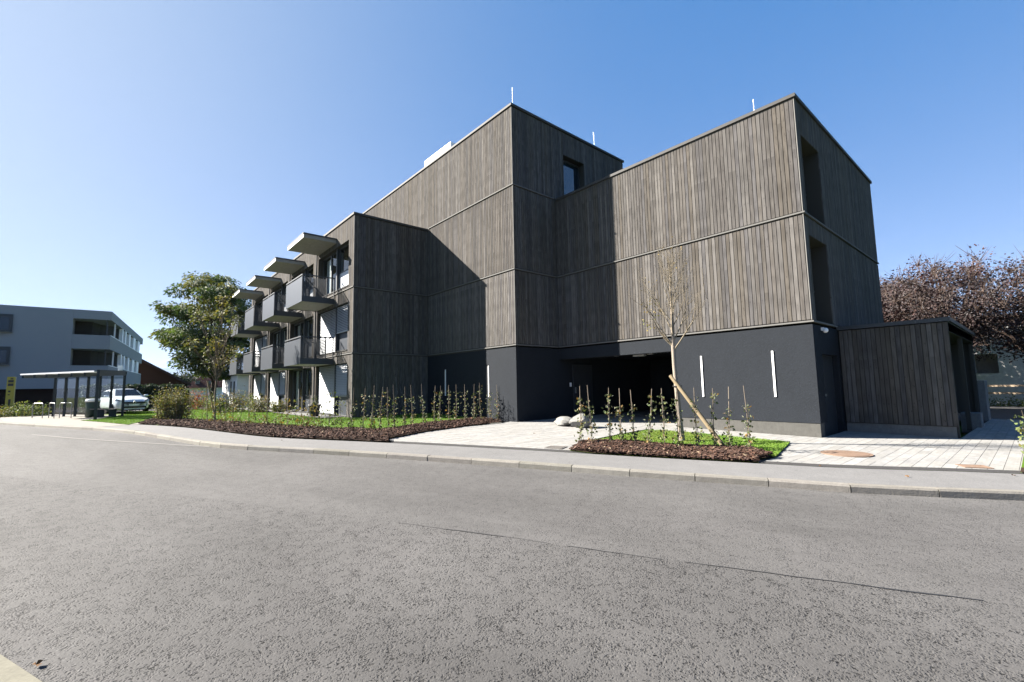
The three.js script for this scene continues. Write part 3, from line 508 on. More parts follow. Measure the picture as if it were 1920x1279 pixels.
// ---------------------------------------------------------------- beds, grass and bark
function scatter(poly, n, seed, fn) {
  const r = rng(seed); let x0 = 1e9, x1 = -1e9, z0 = 1e9, z1 = -1e9; for (const p of poly) { x0 = Math.min(x0, p[0]); x1 = Math.max(x1, p[0]); z0 = Math.min(z0, p[1]); z1 = Math.max(z1, p[1]); }
  let k = 0, tries = 0; while (k < n && tries++ < n * 30) { const p = [lerp(x0, x1, r()), lerp(z0, z1, r())]; if (!inside(p, poly)) continue; fn(p, k++, r); }
  return k;
}
function polyArea(q) { let a = 0; for (let k = 0; k < q.length; k++) { const p = q[k], b = q[(k + 1) % q.length]; a += p[0] * b[1] - b[0] * p[1]; } return Math.abs(a / 2); }
{
  // bark chips
  const g = new THREE.BufferGeometry(); { const b = new THREE.BoxGeometry(1, 0.22, 0.5, 2, 1, 1), p = b.attributes.position, r = rng(2); for (let i = 0; i < p.count; i++) { const k = Math.sin(p.getX(i) * 12.9 + p.getY(i) * 78.2 + p.getZ(i) * 37.7) * 0.5; p.setXYZ(i, p.getX(i) * (1 + 0.2 * k), p.getY(i) + 0.12 * k, p.getZ(i) * (1 - 0.35 * Math.abs(p.getX(i)))); } b.computeVertexNormals(); g.copy(b); }
  const mChip = std({ roughness: 0.95 }), M = new THREE.Matrix4(), Q = new THREE.Quaternion(), E = new THREE.Euler(), col = new THREE.Color();
  for (const [poly, dens, seed, lab] of [[mulchBand, 420, 5], [islMulch, 900, 6]]) {
    const n = Math.round(polyArea(poly) * dens), im = new THREE.InstancedMesh(g, mChip, n); im.name = numbered('bark_mulch'); im.userData.kind = 'stuff'; im.castShadow = im.receiveShadow = true;
    tag(im, seed === 5 ? 'brown bark mulch in the long bed between lawn and pavement' : 'brown bark mulch on the small lawn island by the pavement', 'mulch');
    scatter(poly, n, seed, (p, k, r) => {
      const s = 0.035 + 0.075 * r() * r() + 0.02 * r(); E.set((r() - 0.5) * 1.1, r() * 6.28, (r() - 0.5) * 1.1); Q.setFromEuler(E);
      const h = 0.035 + 0.05 * ng(p[0] * 1.3, p[1] * 1.3) + 0.03 * r(); M.compose(V(p[0], gy(p[0]) + h, p[1]), Q, V(s, s * (0.7 + 0.5 * r()), s)); im.setMatrixAt(k, M);
      const t = 0.45 + 1.3 * r() * r(), w = r(); col.setRGB(0.068 * t, (0.036 + 0.008 * w) * t, (0.024 + 0.012 * w) * t); if (r() < 0.03) col.setRGB(0.2, 0.15, 0.1); im.setColorAt(k, col);
    });
    scene.add(im);
  }
  // grass blades in tufts
  const t = new MB(), gr = rng(3); for (let k = 0; k < 7; k++) { const a = gr() * 6.28, b = 0.02 * gr(), x = Math.cos(a) * b, z = Math.sin(a) * b, h = 0.5 + 0.5 * gr(), l = 0.25 * (gr() - 0.5) + 0.1, c = Math.cos(a * 3), s = Math.sin(a * 3), w = 0.1; t.poly([[x - c * w, 0, z - s * w], [x + c * w, 0, z + s * w], [x + l * s, h, z + l * c]]); }
  const tg = t.geo(), mG = new THREE.MeshPhysicalMaterial({ roughness: 0.8, transmission: 0.35, thickness: 0, side: THREE.DoubleSide });
  for (const [poly, dens, seed, lab] of [[lawnMain, 330, 11, 'mown green lawn in front of the balconies'], [island, 1500, 12, 'short green grass on the small island in front of the entrance']]) {
    const n = Math.round(polyArea(poly) * dens), im = new THREE.InstancedMesh(tg, mG, n); im.name = numbered('grass'); im.userData.kind = 'stuff'; im.castShadow = im.receiveShadow = true; tag(im, lab, 'grass');
    const mul = seed === 11 ? mulchBand : islMulch;
    scatter(poly, n, seed, (p, k, r) => {
      const dry = ng(p[0] * 0.9 + 3, p[1] * 0.9) > 0.62 && seed === 12 ? r() : r() * 0.35, h = (inside(p, mul) ? 0.0001 : 0.02 + 0.02 * r()) * (seed === 11 ? 0.9 : 1.2); E.set(0, r() * 6.28, 0); Q.setFromEuler(E);
      M.compose(V(p[0], gy(p[0]) + 0.018, p[1]), Q, V(0.055, h, 0.055)); im.setMatrixAt(k, M);
      const v = 0.75 + 0.5 * r(); col.setRGB((0.13 + 0.06 * dry) * v, (0.26 - 0.05 * dry) * v, (0.006 + 0.014 * dry) * v); im.setColorAt(k, col);
    });
    scene.add(im);
  }
}

// ---------------------------------------------------------------- plants
const leafCol = (r, base, vary) => { const k = 0.7 + 0.6 * r(), w = r(); return [base[0] * k * (1 + vary * w), base[1] * k, base[2] * k * (1 - 0.3 * w)]; };
const rdir = (r, up = 0) => { const a = r() * 6.283, z = r() * 2 - 1, q = Math.sqrt(1 - z * z); return V(q * Math.cos(a), z + up, q * Math.sin(a)); };
function sapling(base, top, seed, label, group, opt = {}) {
  const r = rng(seed), t = thing('staked_sapling', label, 'sapling', [base.x, base.y, base.z], 0, group), T = top.clone().sub(base), H = T.length();
  if (!opt.noStake) { const m = new MB(); { const k = 0.75 + 0.5 * r(); m.col = [k, k * 1.04, k * 1.3]; }; m.tube([[0, -0.1, 0], T.toArray()], [0.009, 0.007], 6).build('stake', mStake, t); }
  const st = new MB(), lf = new MB(); st.col = [0.7, 0.7, 0.6]; const hs = H * (opt.fill || 0.62 + 0.33 * r()), ox = 0.03 + 0.02 * r(), P = (f) => V(T.x * f + ox * Math.sin(f * 7 + seed), T.y * f, T.z * f + ox * Math.cos(f * 6 + seed));
  const pts = []; for (let k = 0; k <= 6; k++) pts.push(P(k / 6 * hs / H).toArray()); st.tube(pts, [0.009, 0.008, 0.007, 0.006, 0.005, 0.004, 0.002], 5);
  const n = opt.leaves || 50 + r() * 50 | 0, spread = opt.spread || 0.09;
  for (let k = 0; k < n; k++) { const bunch = Math.floor(r() * 9) / 9, f = clamp((r() < 0.3 ? r() * 0.35 : bunch + 0.05 * r()), 0.03, 1) * hs / H, p = P(f).add(V((r() - 0.5) * spread * 2, (r() - 0.5) * 0.05, (r() - 0.5) * spread * 2)); lf.leaf(p, rdir(r, 0.2), 0.05 + 0.04 * r(), 0.34, leafCol(r, opt.col || (r() < 0.15 ? [0.16, 0.12, 0.025] : [0.055, 0.085, 0.018]), 0.5)); }
  for (let k = 0; k < (opt.twigs || 5); k++) { const f = 0.1 + 0.8 * r(), a = P(f * hs / H), b = a.clone().add(rdir(r, 0.6).multiplyScalar(spread)); st.tube([a.toArray(), b.toArray()], [0.004, 0.0015], 4); }
  st.build('stem', mBark, t); lf.build('leaves', mLeaf, t); return t;
}
{
  const by = (x) => { const q = [[330, 787], [400, 791.5], [500, 798.5], [600, 804.5], [655, 805], [700, 803], [735, 801.5], [760, 801], [790, 796.5], [830, 793], [870, 790], [900, 788], [940, 786.5]]; for (let k = 1; k < q.length; k++) if (x <= q[k][0]) return lerp(q[k - 1][1], q[k][1], (x - q[k - 1][0]) / (q[k][0] - q[k - 1][0])); return 786.5; };
  [[658, 664, 727], [680, 685, 727], [695, 702, 723], [711, 718, 725], [728, 726, 726], [741, 737, 721], [760, 759, 725], [774, 770, 722], [794, 790, 720], [813, 816, 723], [825, 826, 723], [842, 841, 722], [856, 855, 721], [872, 871, 721], [888, 889, 720], [901, 899, 718], [918, 917, 727], [934, 931, 721]].forEach(([xb, xt, yt], k) => {
    const b = G(xb, by(xb), 0.03), d = Math.hypot(b.x, b.z); sapling(b, at(xt, yt, d), 100 + k, 'thin sapling tied to a bare stake along the lawn beside the paving', 'staked saplings between lawn and paving'); });
  [[1090, 1087, 724, 832], [1111, 1101, 722, 831], [1143, 1141, 727, 833], [1165, 1161, 728, 831.5], [1191, 1182, 731, 832.5], [1217, 1222, 729, 837], [1247, 1240, 728, 836.5], [1272, 1268, 735, 838], [1307, 1301, 727, 838.5], [1339, 1336, 728, 839], [1368, 1366, 725, 840.5], [1409, 1394, 723, 844]].forEach(([xb, xt, yt, yb], k) => {
    const b = G(xb, yb, 0.03), d = Math.hypot(b.x, b.z); sapling(b, at(xt, yt, d), 200 + k, 'thin sapling on a stake growing from the mulch of the small lawn island', 'staked saplings on the small lawn island', { leaves: 85 }); });
  const rr = rng(41); for (let k = 0; k < 24; k++) { const x = 352 + k * 12.6 + (rr() - 0.5) * 8, b = G(x, by(x) + (rr() - 0.5) * 2, 0.03), d = Math.hypot(b.x, b.z); sapling(b, at(x + (rr() - 0.5) * 5, by(x) - (k < 16 ? 50 : 58) - 22 * rr(), d), 300 + k, 'leafy young hedge plant in the mulch strip in front of the garden', 'young hedge plants along the garden', { noStake: k % 3 !== 0, leaves: 62, spread: 0.15, fill: undefined, twigs: 10, col: rr() < 0.3 ? [0.12, 0.115, 0.02] : [0.085, 0.125, 0.022] }); }
}
// shrub: many short upright shoots with leaves
function shrub(name, label, cat, base, w, h, n, cols, seed, size = 0.07, group) {
  const r = rng(seed), t = thing(name, label, cat, [base.x, base.y, base.z], 0, group), st = new MB(), lf = new MB(); st.col = [0.6, 0.55, 0.5];
  const shoots = Math.max(6, n / 45 | 0);
  for (let s = 0; s < shoots; s++) { const a = r() * 6.283, q = Math.sqrt(r()) * w / 2, hh = h * (0.6 + 0.4 * r()) * (1 - 0.25 * (q / (w / 2)) ** 2), b = V(Math.cos(a) * q * 0.5, 0, Math.sin(a) * q * 0.5), e = V(Math.cos(a) * q, hh, Math.sin(a) * q), mid = b.clone().lerp(e, 0.5).add(V((r() - 0.5) * 0.1, 0, (r() - 0.5) * 0.1));
    st.tube([b.toArray(), mid.toArray(), e.toArray()], [0.012, 0.008, 0.003], 4);
    for (let k = 0; k < n / shoots; k++) { const f = 0.08 + 0.95 * r(), p = b.clone().lerp(e, f).add(rdir(r).multiplyScalar(0.16 * w * (0.5 + r()))); p.y = Math.max(0.02, p.y); lf.leaf(p, rdir(r, 0.3), size * (0.6 + 0.8 * r()), 0.33, leafCol(r, cols[(r() * cols.length) | 0], 0.3)); } }
  st.build('stems', mBark, t); lf.build('foliage', mLeaf, t); return t;
}
const GREEN = [[0.06, 0.105, 0.018], [0.085, 0.125, 0.024], [0.11, 0.125, 0.024]], OLIVE = [[0.1, 0.115, 0.025], [0.08, 0.11, 0.022], [0.13, 0.125, 0.03]], DARK = [[0.012, 0.025, 0.01], [0.018, 0.034, 0.012]], BROWNY = [[0.095, 0.095, 0.035], [0.07, 0.09, 0.025], [0.11, 0.095, 0.045]];
[[311, 788, 1.0, 1.5], [326, 788, 1.1, 1.6], [338, 788, 0.9, 1.45]].forEach(([x, y, w, h], k) => shrub('hornbeam_bush', 'dense upright olive green bush at the end of the mulch bed', 'bush', G(x, y, 0.02), w, h, 1500, OLIVE, 500 + k, 0.07, 'dense bushes at the end of the mulch bed'));
[[428, 773, 1.3, 1.3, BROWNY], [450, 772, 1.5, 1.5, BROWNY], [475, 773, 1.2, 1.1, GREEN], [492, 773, 1.1, 1.1, BROWNY], [412, 774, 1.0, 1.0, GREEN], [520, 774, 0.7, 0.7, OLIVE]].forEach(([x, y, w, h, c], k) => shrub('garden_shrub', ['wide brownish shrub at the edge of the lawn before the white house', 'tallest brownish shrub among those before the ground floor windows', 'fresh green shrub between two brownish ones before the ground floor windows', 'brownish shrub beside the fresh green one before the windows', 'small round green shrub next to the slender young tree', 'smallest olive shrub near the ground floor terrace'][k], 'shrub', G(x, y, 0.02), w, h, 800, c, 520 + k, 0.08, 'shrubs before the ground floor windows'));
shrub('garden_shrub', 'orange and red leaved shrub on the lawn', 'shrub', G(372, 768, 0.02), 1.5, 1.5, 900, [[0.26, 0.08, 0.01], [0.2, 0.035, 0.015], [0.22, 0.13, 0.02]], 540, 0.09);
shrub('garden_shrub', 'rounded green bush behind the small tree on the lawn', 'shrub', G(395, 770, 0.02), 1.3, 1.2, 700, GREEN, 541, 0.08);
// trees
function limbs(m, a, b, r0, r1, r, bend = 0.08) { const L = a.distanceTo(b), p = []; for (let k = 0; k <= 4; k++) p.push(a.clone().lerp(b, k / 4).add(V((r() - 0.5) * L * bend * Math.sin(k / 4 * 3.14), (r() - 0.3) * L * bend * 0.6 * Math.sin(k / 4 * 3.14), (r() - 0.5) * L * bend * Math.sin(k / 4 * 3.14))).toArray()); m.tube(p, [0, 1, 2, 3, 4].map((k) => lerp(r0, r1, k / 4)), 6); return p; }
function tree(name, label, base, o, seed, group) {
  const r = rng(seed), t = thing(name, label, 'tree', [base.x, base.y, base.z], 0, group), m = new MB(), lf = new MB(); m.col = o.bark || [0.55, 0.5, 0.5];
  const tr = limbs(m, V(0, -0.2, 0), V(o.lean || 0, o.fork, 0), o.r, o.r * 0.65, r, 0.03), F = V(...tr[4]);
  for (let c = 0; c < o.clumps; c++) {
    const a = r() * 6.283, q = Math.pow(r(), 0.45), yy = r() * 2 - 1, rad = Math.sqrt(Math.max(0, 1 - yy * yy)) * q;
    const ctr = V(Math.cos(a) * rad * o.w / 2, o.cy + yy * o.h / 2 * (0.4 + 0.6 * q), Math.sin(a) * rad * o.w / 2);
    limbs(m, V(F.x, F.y * (0.75 + 0.25 * r()), F.z), ctr, o.r * 0.28, 0.012, r, 0.12);
    const cs = o.clump * (0.6 + 0.7 * r()), tone = 0.75 + 0.5 * r(), cc = o.cols[(r() * o.cols.length) | 0];
    for (let k = 0; k < o.leaves; k++) { const d = rdir(r), p = ctr.clone().add(V(d.x * cs, d.y * cs * (o.flat || 0.55), d.z * cs).multiplyScalar(Math.pow(r(), 0.5))); const q2 = leafCol(r, cc, 0.35); lf.leaf(p, V(d.x, d.y * 0.5 - (o.droop || 0.3), d.z), o.leaf * (0.6 + 0.8 * r()), o.wide || 0.3, q2.map((x) => x * tone)); }
    if (o.twigs) for (let k = 0; k < o.twigs; k++) { const d = rdir(r, 0.9).normalize(), e = ctr.clone().addScaledVector(d, cs * (0.8 + 0.7 * r())); m.tube([ctr.toArray(), e.toArray()], [0.012, 0.003], 4); }
  }
  m.build('trunk', mBark, t); lf.build('crown', o.mat || mLeaf, t); return t;
}
tree('walnut_tree', 'large green broadleaf tree beyond the end of the balcony wing', at(397, 765, 50).setY(gy(-50)), { fork: 3.0, r: 0.17, clumps: 175, leaves: 260, w: 8.6, h: 9.8, cy: 7.3, clump: 0.95, flat: 0.5, leaf: 0.26, wide: 0.2, droop: 0.55, cols: [[0.055, 0.1, 0.014], [0.07, 0.11, 0.016], [0.105, 0.125, 0.016], [0.04, 0.08, 0.013], [0.06, 0.105, 0.014]], bark: [0.3, 0.27, 0.25] }, 61);
{ const b = G(402, 787, 0.02); tree('young_tree', 'slender young tree with yellowing leaves on the lawn', b, { fork: 2.2, r: 0.04, clumps: 26, leaves: 48, w: 2.3, h: 3.4, cy: 3.9, clump: 0.32, flat: 0.9, leaf: 0.1, wide: 0.35, cols: [[0.09, 0.11, 0.02], [0.07, 0.1, 0.02], [0.11, 0.115, 0.02]], bark: [0.6, 0.55, 0.5], twigs: 2 }, 62);
  const s = thing('tree_stake', 'pale slanted wooden stake beside the slender young tree', 'stake', G(405, 786, 0).toArray()); new MB().tube([[0, -0.1, 0], at(389, 714, Math.hypot(s.position.x, s.position.z)).sub(s.position).toArray()], [0.04, 0.035], 8).build('post', mStake, s);
  const s2 = thing('tree_stake', 'upright pale wooden stake beside the slender young tree', 'stake', G(388, 772, 0).toArray()); new MB().tube([[0, -0.1, 0], at(387, 727, Math.hypot(s2.position.x, s2.position.z)).sub(s2.position).toArray()], [0.035, 0.03], 8).build('post', mStake, s2); }
{ // the bare young tree on the island
  const b = G(1279, 829, 0), d = Math.hypot(b.x, b.z), t = thing('young_tree', 'almost bare young tree tied to a slanted stake on the small lawn island', 'tree', b.toArray()), r = rng(9);
  const m = new MB(), tw = new MB(), lf = new MB(); m.col = [1.15, 1.1, 1.1]; tw.col = [0.95, 0.9, 0.8];
  const P = (x, y) => at(x, y, d).sub(b), trunk = [[1279, 830], [1275, 790], [1270, 740], [1265, 690], [1263, 655], [1260, 600], [1257, 540], [1255, 490]].map((q) => P(...q));
  m.tube(trunk.map((p) => p.toArray()), [0.08, 0.062, 0.054, 0.05, 0.052, 0.03, 0.017, 0.005], 9);
  const along = (f) => { const x = f * (trunk.length - 1), i = Math.min(trunk.length - 2, x | 0); return trunk[i].clone().lerp(trunk[i + 1], x - i); };
  const grow = (a, dir, L, rad, dep) => {
    const n = 5, p = [a.clone()], dd = dir.clone(); for (let k = 0; k < n; k++) { dd.add(V((r() - 0.5) * 0.22, 0.1, (r() - 0.5) * 0.22)).normalize(); p.push(p[k].clone().addScaledVector(dd, L / n)); }
    tw.tube(p.map((q) => q.toArray()), p.map((_, k) => lerp(rad, 0.0018, k / n)), dep ? 4 : 6);
    if (dep < 2) for (let k = 0; k < (dep ? 4 : 8); k++) { const f = 0.2 + 0.75 * r(), q = p[Math.min(n, Math.round(f * n))]; const sd = dd.clone().add(rdir(r, 0.2).multiplyScalar(0.75)).normalize(); grow(q, sd, L * (0.32 + 0.25 * r()), rad * 0.36, dep + 1); }
    else if (r() < 0.05) lf.leaf(p[n], rdir(r), 0.05, 0.35, leafCol(r, [0.2, 0.15, 0.02], 0.2));
  };
  for (let k = 0; k < 17; k++) { const f = 0.56 + 0.4 * (k / 17), a = k * 2.4 + r(), u = 1.1 + k * 0.09; grow(along(f), V(Math.cos(a), u, Math.sin(a)).normalize(), lerp(1.45, 0.6, k / 17), lerp(0.02, 0.008, k / 17), 0); }
  for (let k = 0; k < 50; k++) { const q = P(1207 + r() * 24, 560 + r() * 60); lf.leaf(q.add(rdir(r).multiplyScalar(0.12)), rdir(r), 0.06, 0.35, leafCol(r, r() < 0.5 ? [0.2, 0.15, 0.02] : [0.12, 0.13, 0.02], 0.2)); }
  for (let k = 0; k < 3; k++) { const a = along(0.58), e = P(1209 + k * 9, 575 + k * 14); tw.tube([a.toArray(), a.clone().lerp(e, 0.5).add(V(0, -0.1, 0)).toArray(), e.toArray()], [0.016, 0.009, 0.003], 5); }
  m.build('trunk', mBark, t); tw.build('branches', mBark, t); lf.build('leaves', mLeaf, t);
  const sb = G(1358, 839, 0), s = thing('tree_stake', 'thick slanted wooden stake leaning across the bare young tree', 'stake', sb.toArray());
  const cross = P(1270, 724).add(b), dir = cross.clone().sub(sb); const off = fwd.clone().multiplyScalar(-0.1); new MB().tube([[-dir.x * 0.05, -dir.y * 0.05, -dir.z * 0.05], dir.clone().multiplyScalar(1.2).add(off).toArray()], [0.05, 0.045], 10).build('post', mStake, s);
  const tie = mesh('tie', new THREE.TorusGeometry(0.1, 0.012, 6, 20), mBlack, s); tie.position.copy(dir); tie.rotation.x = Math.PI / 2;
}
// ---------------------------------------------------------------- small things on the ground
function rock(pts, seed, base, label) {
  const g = new THREE.IcosahedronGeometry(1, 4), p = g.attributes.position, r = rng(seed); const planes = []; for (let k = 0; k < 13; k++) planes.push([rdir(r).normalize(), 0.62 + 0.25 * r()]);
  for (let i = 0; i < p.count; i++) { const v = V(p.getX(i), p.getY(i), p.getZ(i)).normalize(); let d = 1.1; for (const [n, h] of planes) { const c = v.dot(n); if (c > 0.05) d = Math.min(d, h / c); } d *= 1 + 0.04 * (ng(v.x * 6 + 20, v.z * 6 + v.y * 5) - 0.5); p.setXYZ(i, v.x * d * pts[0], v.y * d * pts[1] + pts[1] * 0.75, v.z * d * pts[2]); }
  g.computeVertexNormals(); const m = mesh('boulder', g, mRock); m.position.copy(base); m.rotation.y = seed; return tag(m, label, 'boulder', undefined);
}
rock([0.4, 0.17, 0.27], 3.2, G(1058, 799), 'low flat pale boulder on the paving before the entrance'); rock([0.35, 0.27, 0.36], 5, G(1090, 802), 'taller blocky pale boulder on the paving before the entrance');
{
  const rust = std({ map: concreteMap(0.12, [1.35, 0.88, 0.6], 95), roughness: 0.8, metalness: 0.2 });
  const mc = thing('manhole_cover', 'round rust brown manhole cover set in the pale paving', 'manhole cover', [-2.58, gy(-2.58), -10.75]); const ring = mesh('ring', new THREE.CylinderGeometry(0.42, 0.42, 0.03, 48), rust, mc); ring.position.y = -0.002; const lid = mesh('lid', new THREE.CylinderGeometry(0.36, 0.36, 0.03, 48), rust, mc); lid.position.y = 0.002;
  const grate = (name, label, cx, cz, w, l, mat, ang) => { const t = thing(name, label, 'drain grate', [cx, gy(cx), cz], ang); const f = new MB(); f.box(-w / 2, w / 2, -0.03, 0.012, -l / 2, -l / 2 + 0.03).box(-w / 2, w / 2, -0.03, 0.012, l / 2 - 0.03, l / 2).box(-w / 2, -w / 2 + 0.03, -0.03, 0.012, -l / 2 + 0.03, l / 2 - 0.03).box(w / 2 - 0.03, w / 2, -0.03, 0.012, -l / 2 + 0.03, l / 2 - 0.03); f.build('frame', mat, t); box(-w / 2 + 0.03, w / 2 - 0.03, -0.03, 0.004, -l / 2 + 0.03, l / 2 - 0.03).build('pit', mBlack, t); for (let k = 0; k < 7; k++) { const x = -w / 2 + 0.045 + k * (w - 0.09) / 7; box(x, x + 0.035, 0.004, 0.01, -l / 2 + 0.03, l / 2 - 0.03).build('bar', mat, t); } };
  grate('drain_grate', 'rust brown drain grate in the paving by the shed', -0.83, -10.68, 0.36, 0.3, rust, 0.5); grate('drain_grate', 'grey metal drain grate beside the lawn island', -7.12, -7.36, 0.4, 0.4, std({ color: rgb(0.13, 0.12, 0.11), roughness: 0.7 }), 0.4);
  // fallen leaves
  const r = rng(71), lm = std({ color: rgb(0.13, 0.07, 0.03), side: THREE.DoubleSide }); [[1900, 893, 0], [1432, 826, 0.05], [1540, 875, 0], [66, 1253, -0.1], [1700, 895, 0], [528, 827, 0], [1002, 814, 0]].forEach(([x, y, o], k) => { const p = G(x, y, o), m = new MB(); for (let j = 0; j < 3; j++) m.leaf(V(0, 0.012, 0), V(Math.cos(j * 1.1 + k), 0.15, Math.sin(j * 1.1 + k)), 0.026 + 0.012 * r(), 0.4, [1, 1, 1], 0.5); const o2 = m.build('fallen_leaf', lm); o2.position.copy(p); o2.position.y += 0.006; tag(o2, 'dry brown fallen leaf lying on the ground', 'leaf', 'fallen leaves'); });
  const pot = thing('flower_pot', 'black tapered flower pot with a small plant below the white blind', 'flower pot', [-21.2, gy(-21.2) + 0.03, -6.55]); mesh('pot', new THREE.LatheGeometry([[0, 0], [0.17, 0], [0.25, 0.48], [0.27, 0.48], [0.27, 0.53], [0.23, 0.53], [0.22, 0.46], [0, 0.46]].map(([x, y]) => new THREE.Vector2(x, y)), 24), mBlack, pot); const l = new MB(), rr = rng(5); for (let k = 0; k < 60; k++) l.leaf(V((rr() - 0.5) * 0.2, 0.5 + 0.4 * rr(), (rr() - 0.5) * 0.2), rdir(rr, 0.6), 0.08, 0.25, leafCol(rr, [0.05, 0.08, 0.02], 0.3)); l.build('plant', mLeaf, pot);
  structure(sheet('terrace', [[-28, -6.35], [-19.6, -6.35], [-19.6, -7.24], [-28, -7.24]], 0.045, mConcrete)); structure(sheet('terrace', [[-39, -6.2], [-29.2, -6.2], [-29.2, -7.24], [-39, -7.24]], 0.045, mConcrete));
}
// ---------------------------------------------------------------- bus stop
{
  const FR = at(178, 788, 30.1), BR = at(229, 780, 33.3), BL = at(99, 780, 39.0); for (const p of [FR, BR, BL]) p.y = gy(p.x);
  const A = BL.clone().sub(BR), t = thing('bus_shelter', 'dark steel bus shelter with white glass roof and glass back wall', 'bus shelter', [BR.x, BR.y, BR.z]), D = FR.clone().sub(BR), H = 2.3; A.y = D.y = 0;
  const mDk = std({ color: rgb(0.012, 0.018, 0.021), roughness: 0.5, metalness: 0.2 }), mRoofGlass = new THREE.MeshPhysicalMaterial({ color: rgb(0.85, 0.9, 0.92), transmission: 0.45, thickness: 0, roughness: 0.55 });
  for (let k = 0; k <= 6; k++) { const p = A.clone().multiplyScalar(k / 6); box(p.x - 0.06, p.x + 0.06, -0.05, H, p.z - 0.06, p.z + 0.06).build('post', mDk, t);
    new MB().bar([p.x - D.x * 0.04, H + 0.06, p.z - D.z * 0.04], [p.x + D.x, H - 0.02, p.z + D.z], 0.09, 0.16).build('beam', mDk, t);
    if (k < 6) { const q = A.clone().multiplyScalar((k + 1) / 6), y0 = H + 0.15, y1 = H + 0.075; new MB().poly([[p.x, y0, p.z], [q.x, y0, q.z], [q.x + D.x * 1.02, y1, q.z + D.z * 1.02], [p.x + D.x * 1.02, y1, p.z + D.z * 1.02]].reverse()).build('roof_panel', mRoofGlass, t);
      const a = p.clone().lerp(q, 0.06), b = p.clone().lerp(q, 0.94); new MB().poly([[a.x, 0.15, a.z], [b.x, 0.15, b.z], [b.x, H - 0.1, b.z], [a.x, H - 0.1, a.z]]).build('glass_wall', mGlass, t); } }
  box(D.x - 0.06, D.x + 0.06, -0.05, H - 0.08, D.z - 0.06, D.z + 0.06).build('post', mDk, t);
  new MB().bar([-A.x * 0.01, H + 0.12, -A.z * 0.01], [A.x * 1.01, H + 0.12, A.z * 1.01], 0.12, 0.14).build('rear_beam', mDk, t);
  new MB().bar([D.x * 0.02, H + 0.14, D.z * 0.02], [D.x, H + 0.08, D.z], 0.12, 0.18).build('end_beam', mDk, t);
  box(D.x * 0.2 - 0.2, D.x * 0.2 + 0.2, H + 0.24, H + 0.5, D.z * 0.2 - 0.1, D.z * 0.2 + 0.1).build('display_box', mWhite, t);
  { const a = D.clone().multiplyScalar(1.03).addScaledVector(A, 0.04), b = D.clone().multiplyScalar(1.03).addScaledVector(A, 1.02); new MB().bar([a.x, H + 0.1, a.z], [b.x, H + 0.1, b.z], 0.03, 0.07).build('roof_edge', mWhite, t); }
  const bn = thing('bench', 'plank bench on dark legs inside the bus shelter', 'bench', [BR.x, BR.y, BR.z]); const b0 = A.clone().multiplyScalar(0.02).addScaledVector(D, 0.16), b1 = A.clone().multiplyScalar(0.42).addScaledVector(D, 0.16);
  for (const o of [0, 0.05, 0.1]) new MB().bar([b0.x + D.x * o, 0.45, b0.z + D.z * o], [b1.x + D.x * o, 0.45, b1.z + D.z * o], 0.13, 0.04).build('plank', std({ color: rgb(0.13, 0.12, 0.11) }), bn);
  for (const f of [0.1, 0.5, 0.9]) { const p = b0.clone().lerp(b1, f).addScaledVector(D, 0.05); box(p.x - 0.09, p.x + 0.09, 0, 0.43, p.z - 0.15, p.z + 0.15).build('leg', mDk, bn); }
  const bp = at(172, 780, 34.6); bp.y = gy(bp.x); const bin = thing('waste_bin', 'dark green waste bin with a pale lid beside the bus shelter', 'bin', bp.toArray()); mesh('body', new THREE.LatheGeometry([[0, 0.03], [0.26, 0.03], [0.3, 0.85], [0, 0.85]].map((q) => new THREE.Vector2(...q)), 24), std({ color: rgb(0.012, 0.03, 0.014), roughness: 0.5 }), bin); mesh('lid', new THREE.LatheGeometry([[0, 0.85], [0.33, 0.85], [0.33, 0.92], [0.28, 1.02], [0, 1.04]].map((q) => new THREE.Vector2(...q)), 24), mWhite, bin);
  [[60, 79, 781.5], [91, 101, 782], [111, 133, 782]].forEach(([x0, x1, y], k) => { const a = at(x0, y, 37.5 - k), b = at(x1, y, 36.5 - k), g0 = gy(a.x); const s = thing('bike_stand', 'bare steel hoop bike stand on the bus stop platform', 'bike stand', [a.x, g0, a.z], 0, 'steel bike stands beside the bus shelter'), d = b.clone().sub(a); d.y = 0; new MB().tube([[0, -0.05, 0], [0, 0.74, 0], [d.x * 0.03, 0.81, d.z * 0.03], [d.x * 0.1, 0.84, d.z * 0.1], [d.x * 0.9, 0.84, d.z * 0.9], [d.x * 0.97, 0.81, d.z * 0.97], [d.x, 0.74, d.z], [d.x, -0.05, d.z]], 0.02, 8).build('hoop', std({ color: rgb(0.2, 0.2, 0.2), metalness: 0.8, roughness: 0.45 }), s); });
  // yellow stop pillar
  const sp = at(16, 777, 44); sp.y = gy(sp.x); const ps = thing('bus_stop_pillar', 'tall flat yellow bus stop pillar with black pictograms and lettering', 'bus stop sign', sp.toArray(), 1.35), mY = std({ color: rgb(0.24, 0.21, 0.014), roughness: 0.45 });
  box(-0.19, 0.19, -0.1, 2.55, -0.07, 0.07).build('panel', mY, ps);
  for (const [x0, x1, y0, y1] of [[-0.03, 0.1, 2.38, 2.46], [-0.13, 0.13, 2.18, 2.34], [-0.13, 0.13, 1.95, 2.12], [-0.09, 0.02, 1.55, 1.66], [-0.1, 0.0, 1.36, 1.42], [-0.05, 0.06, 0.55, 1.1]]) box(x0, x1, y0, y1, 0.07, 0.074).build('pictogram', mBlack, ps);
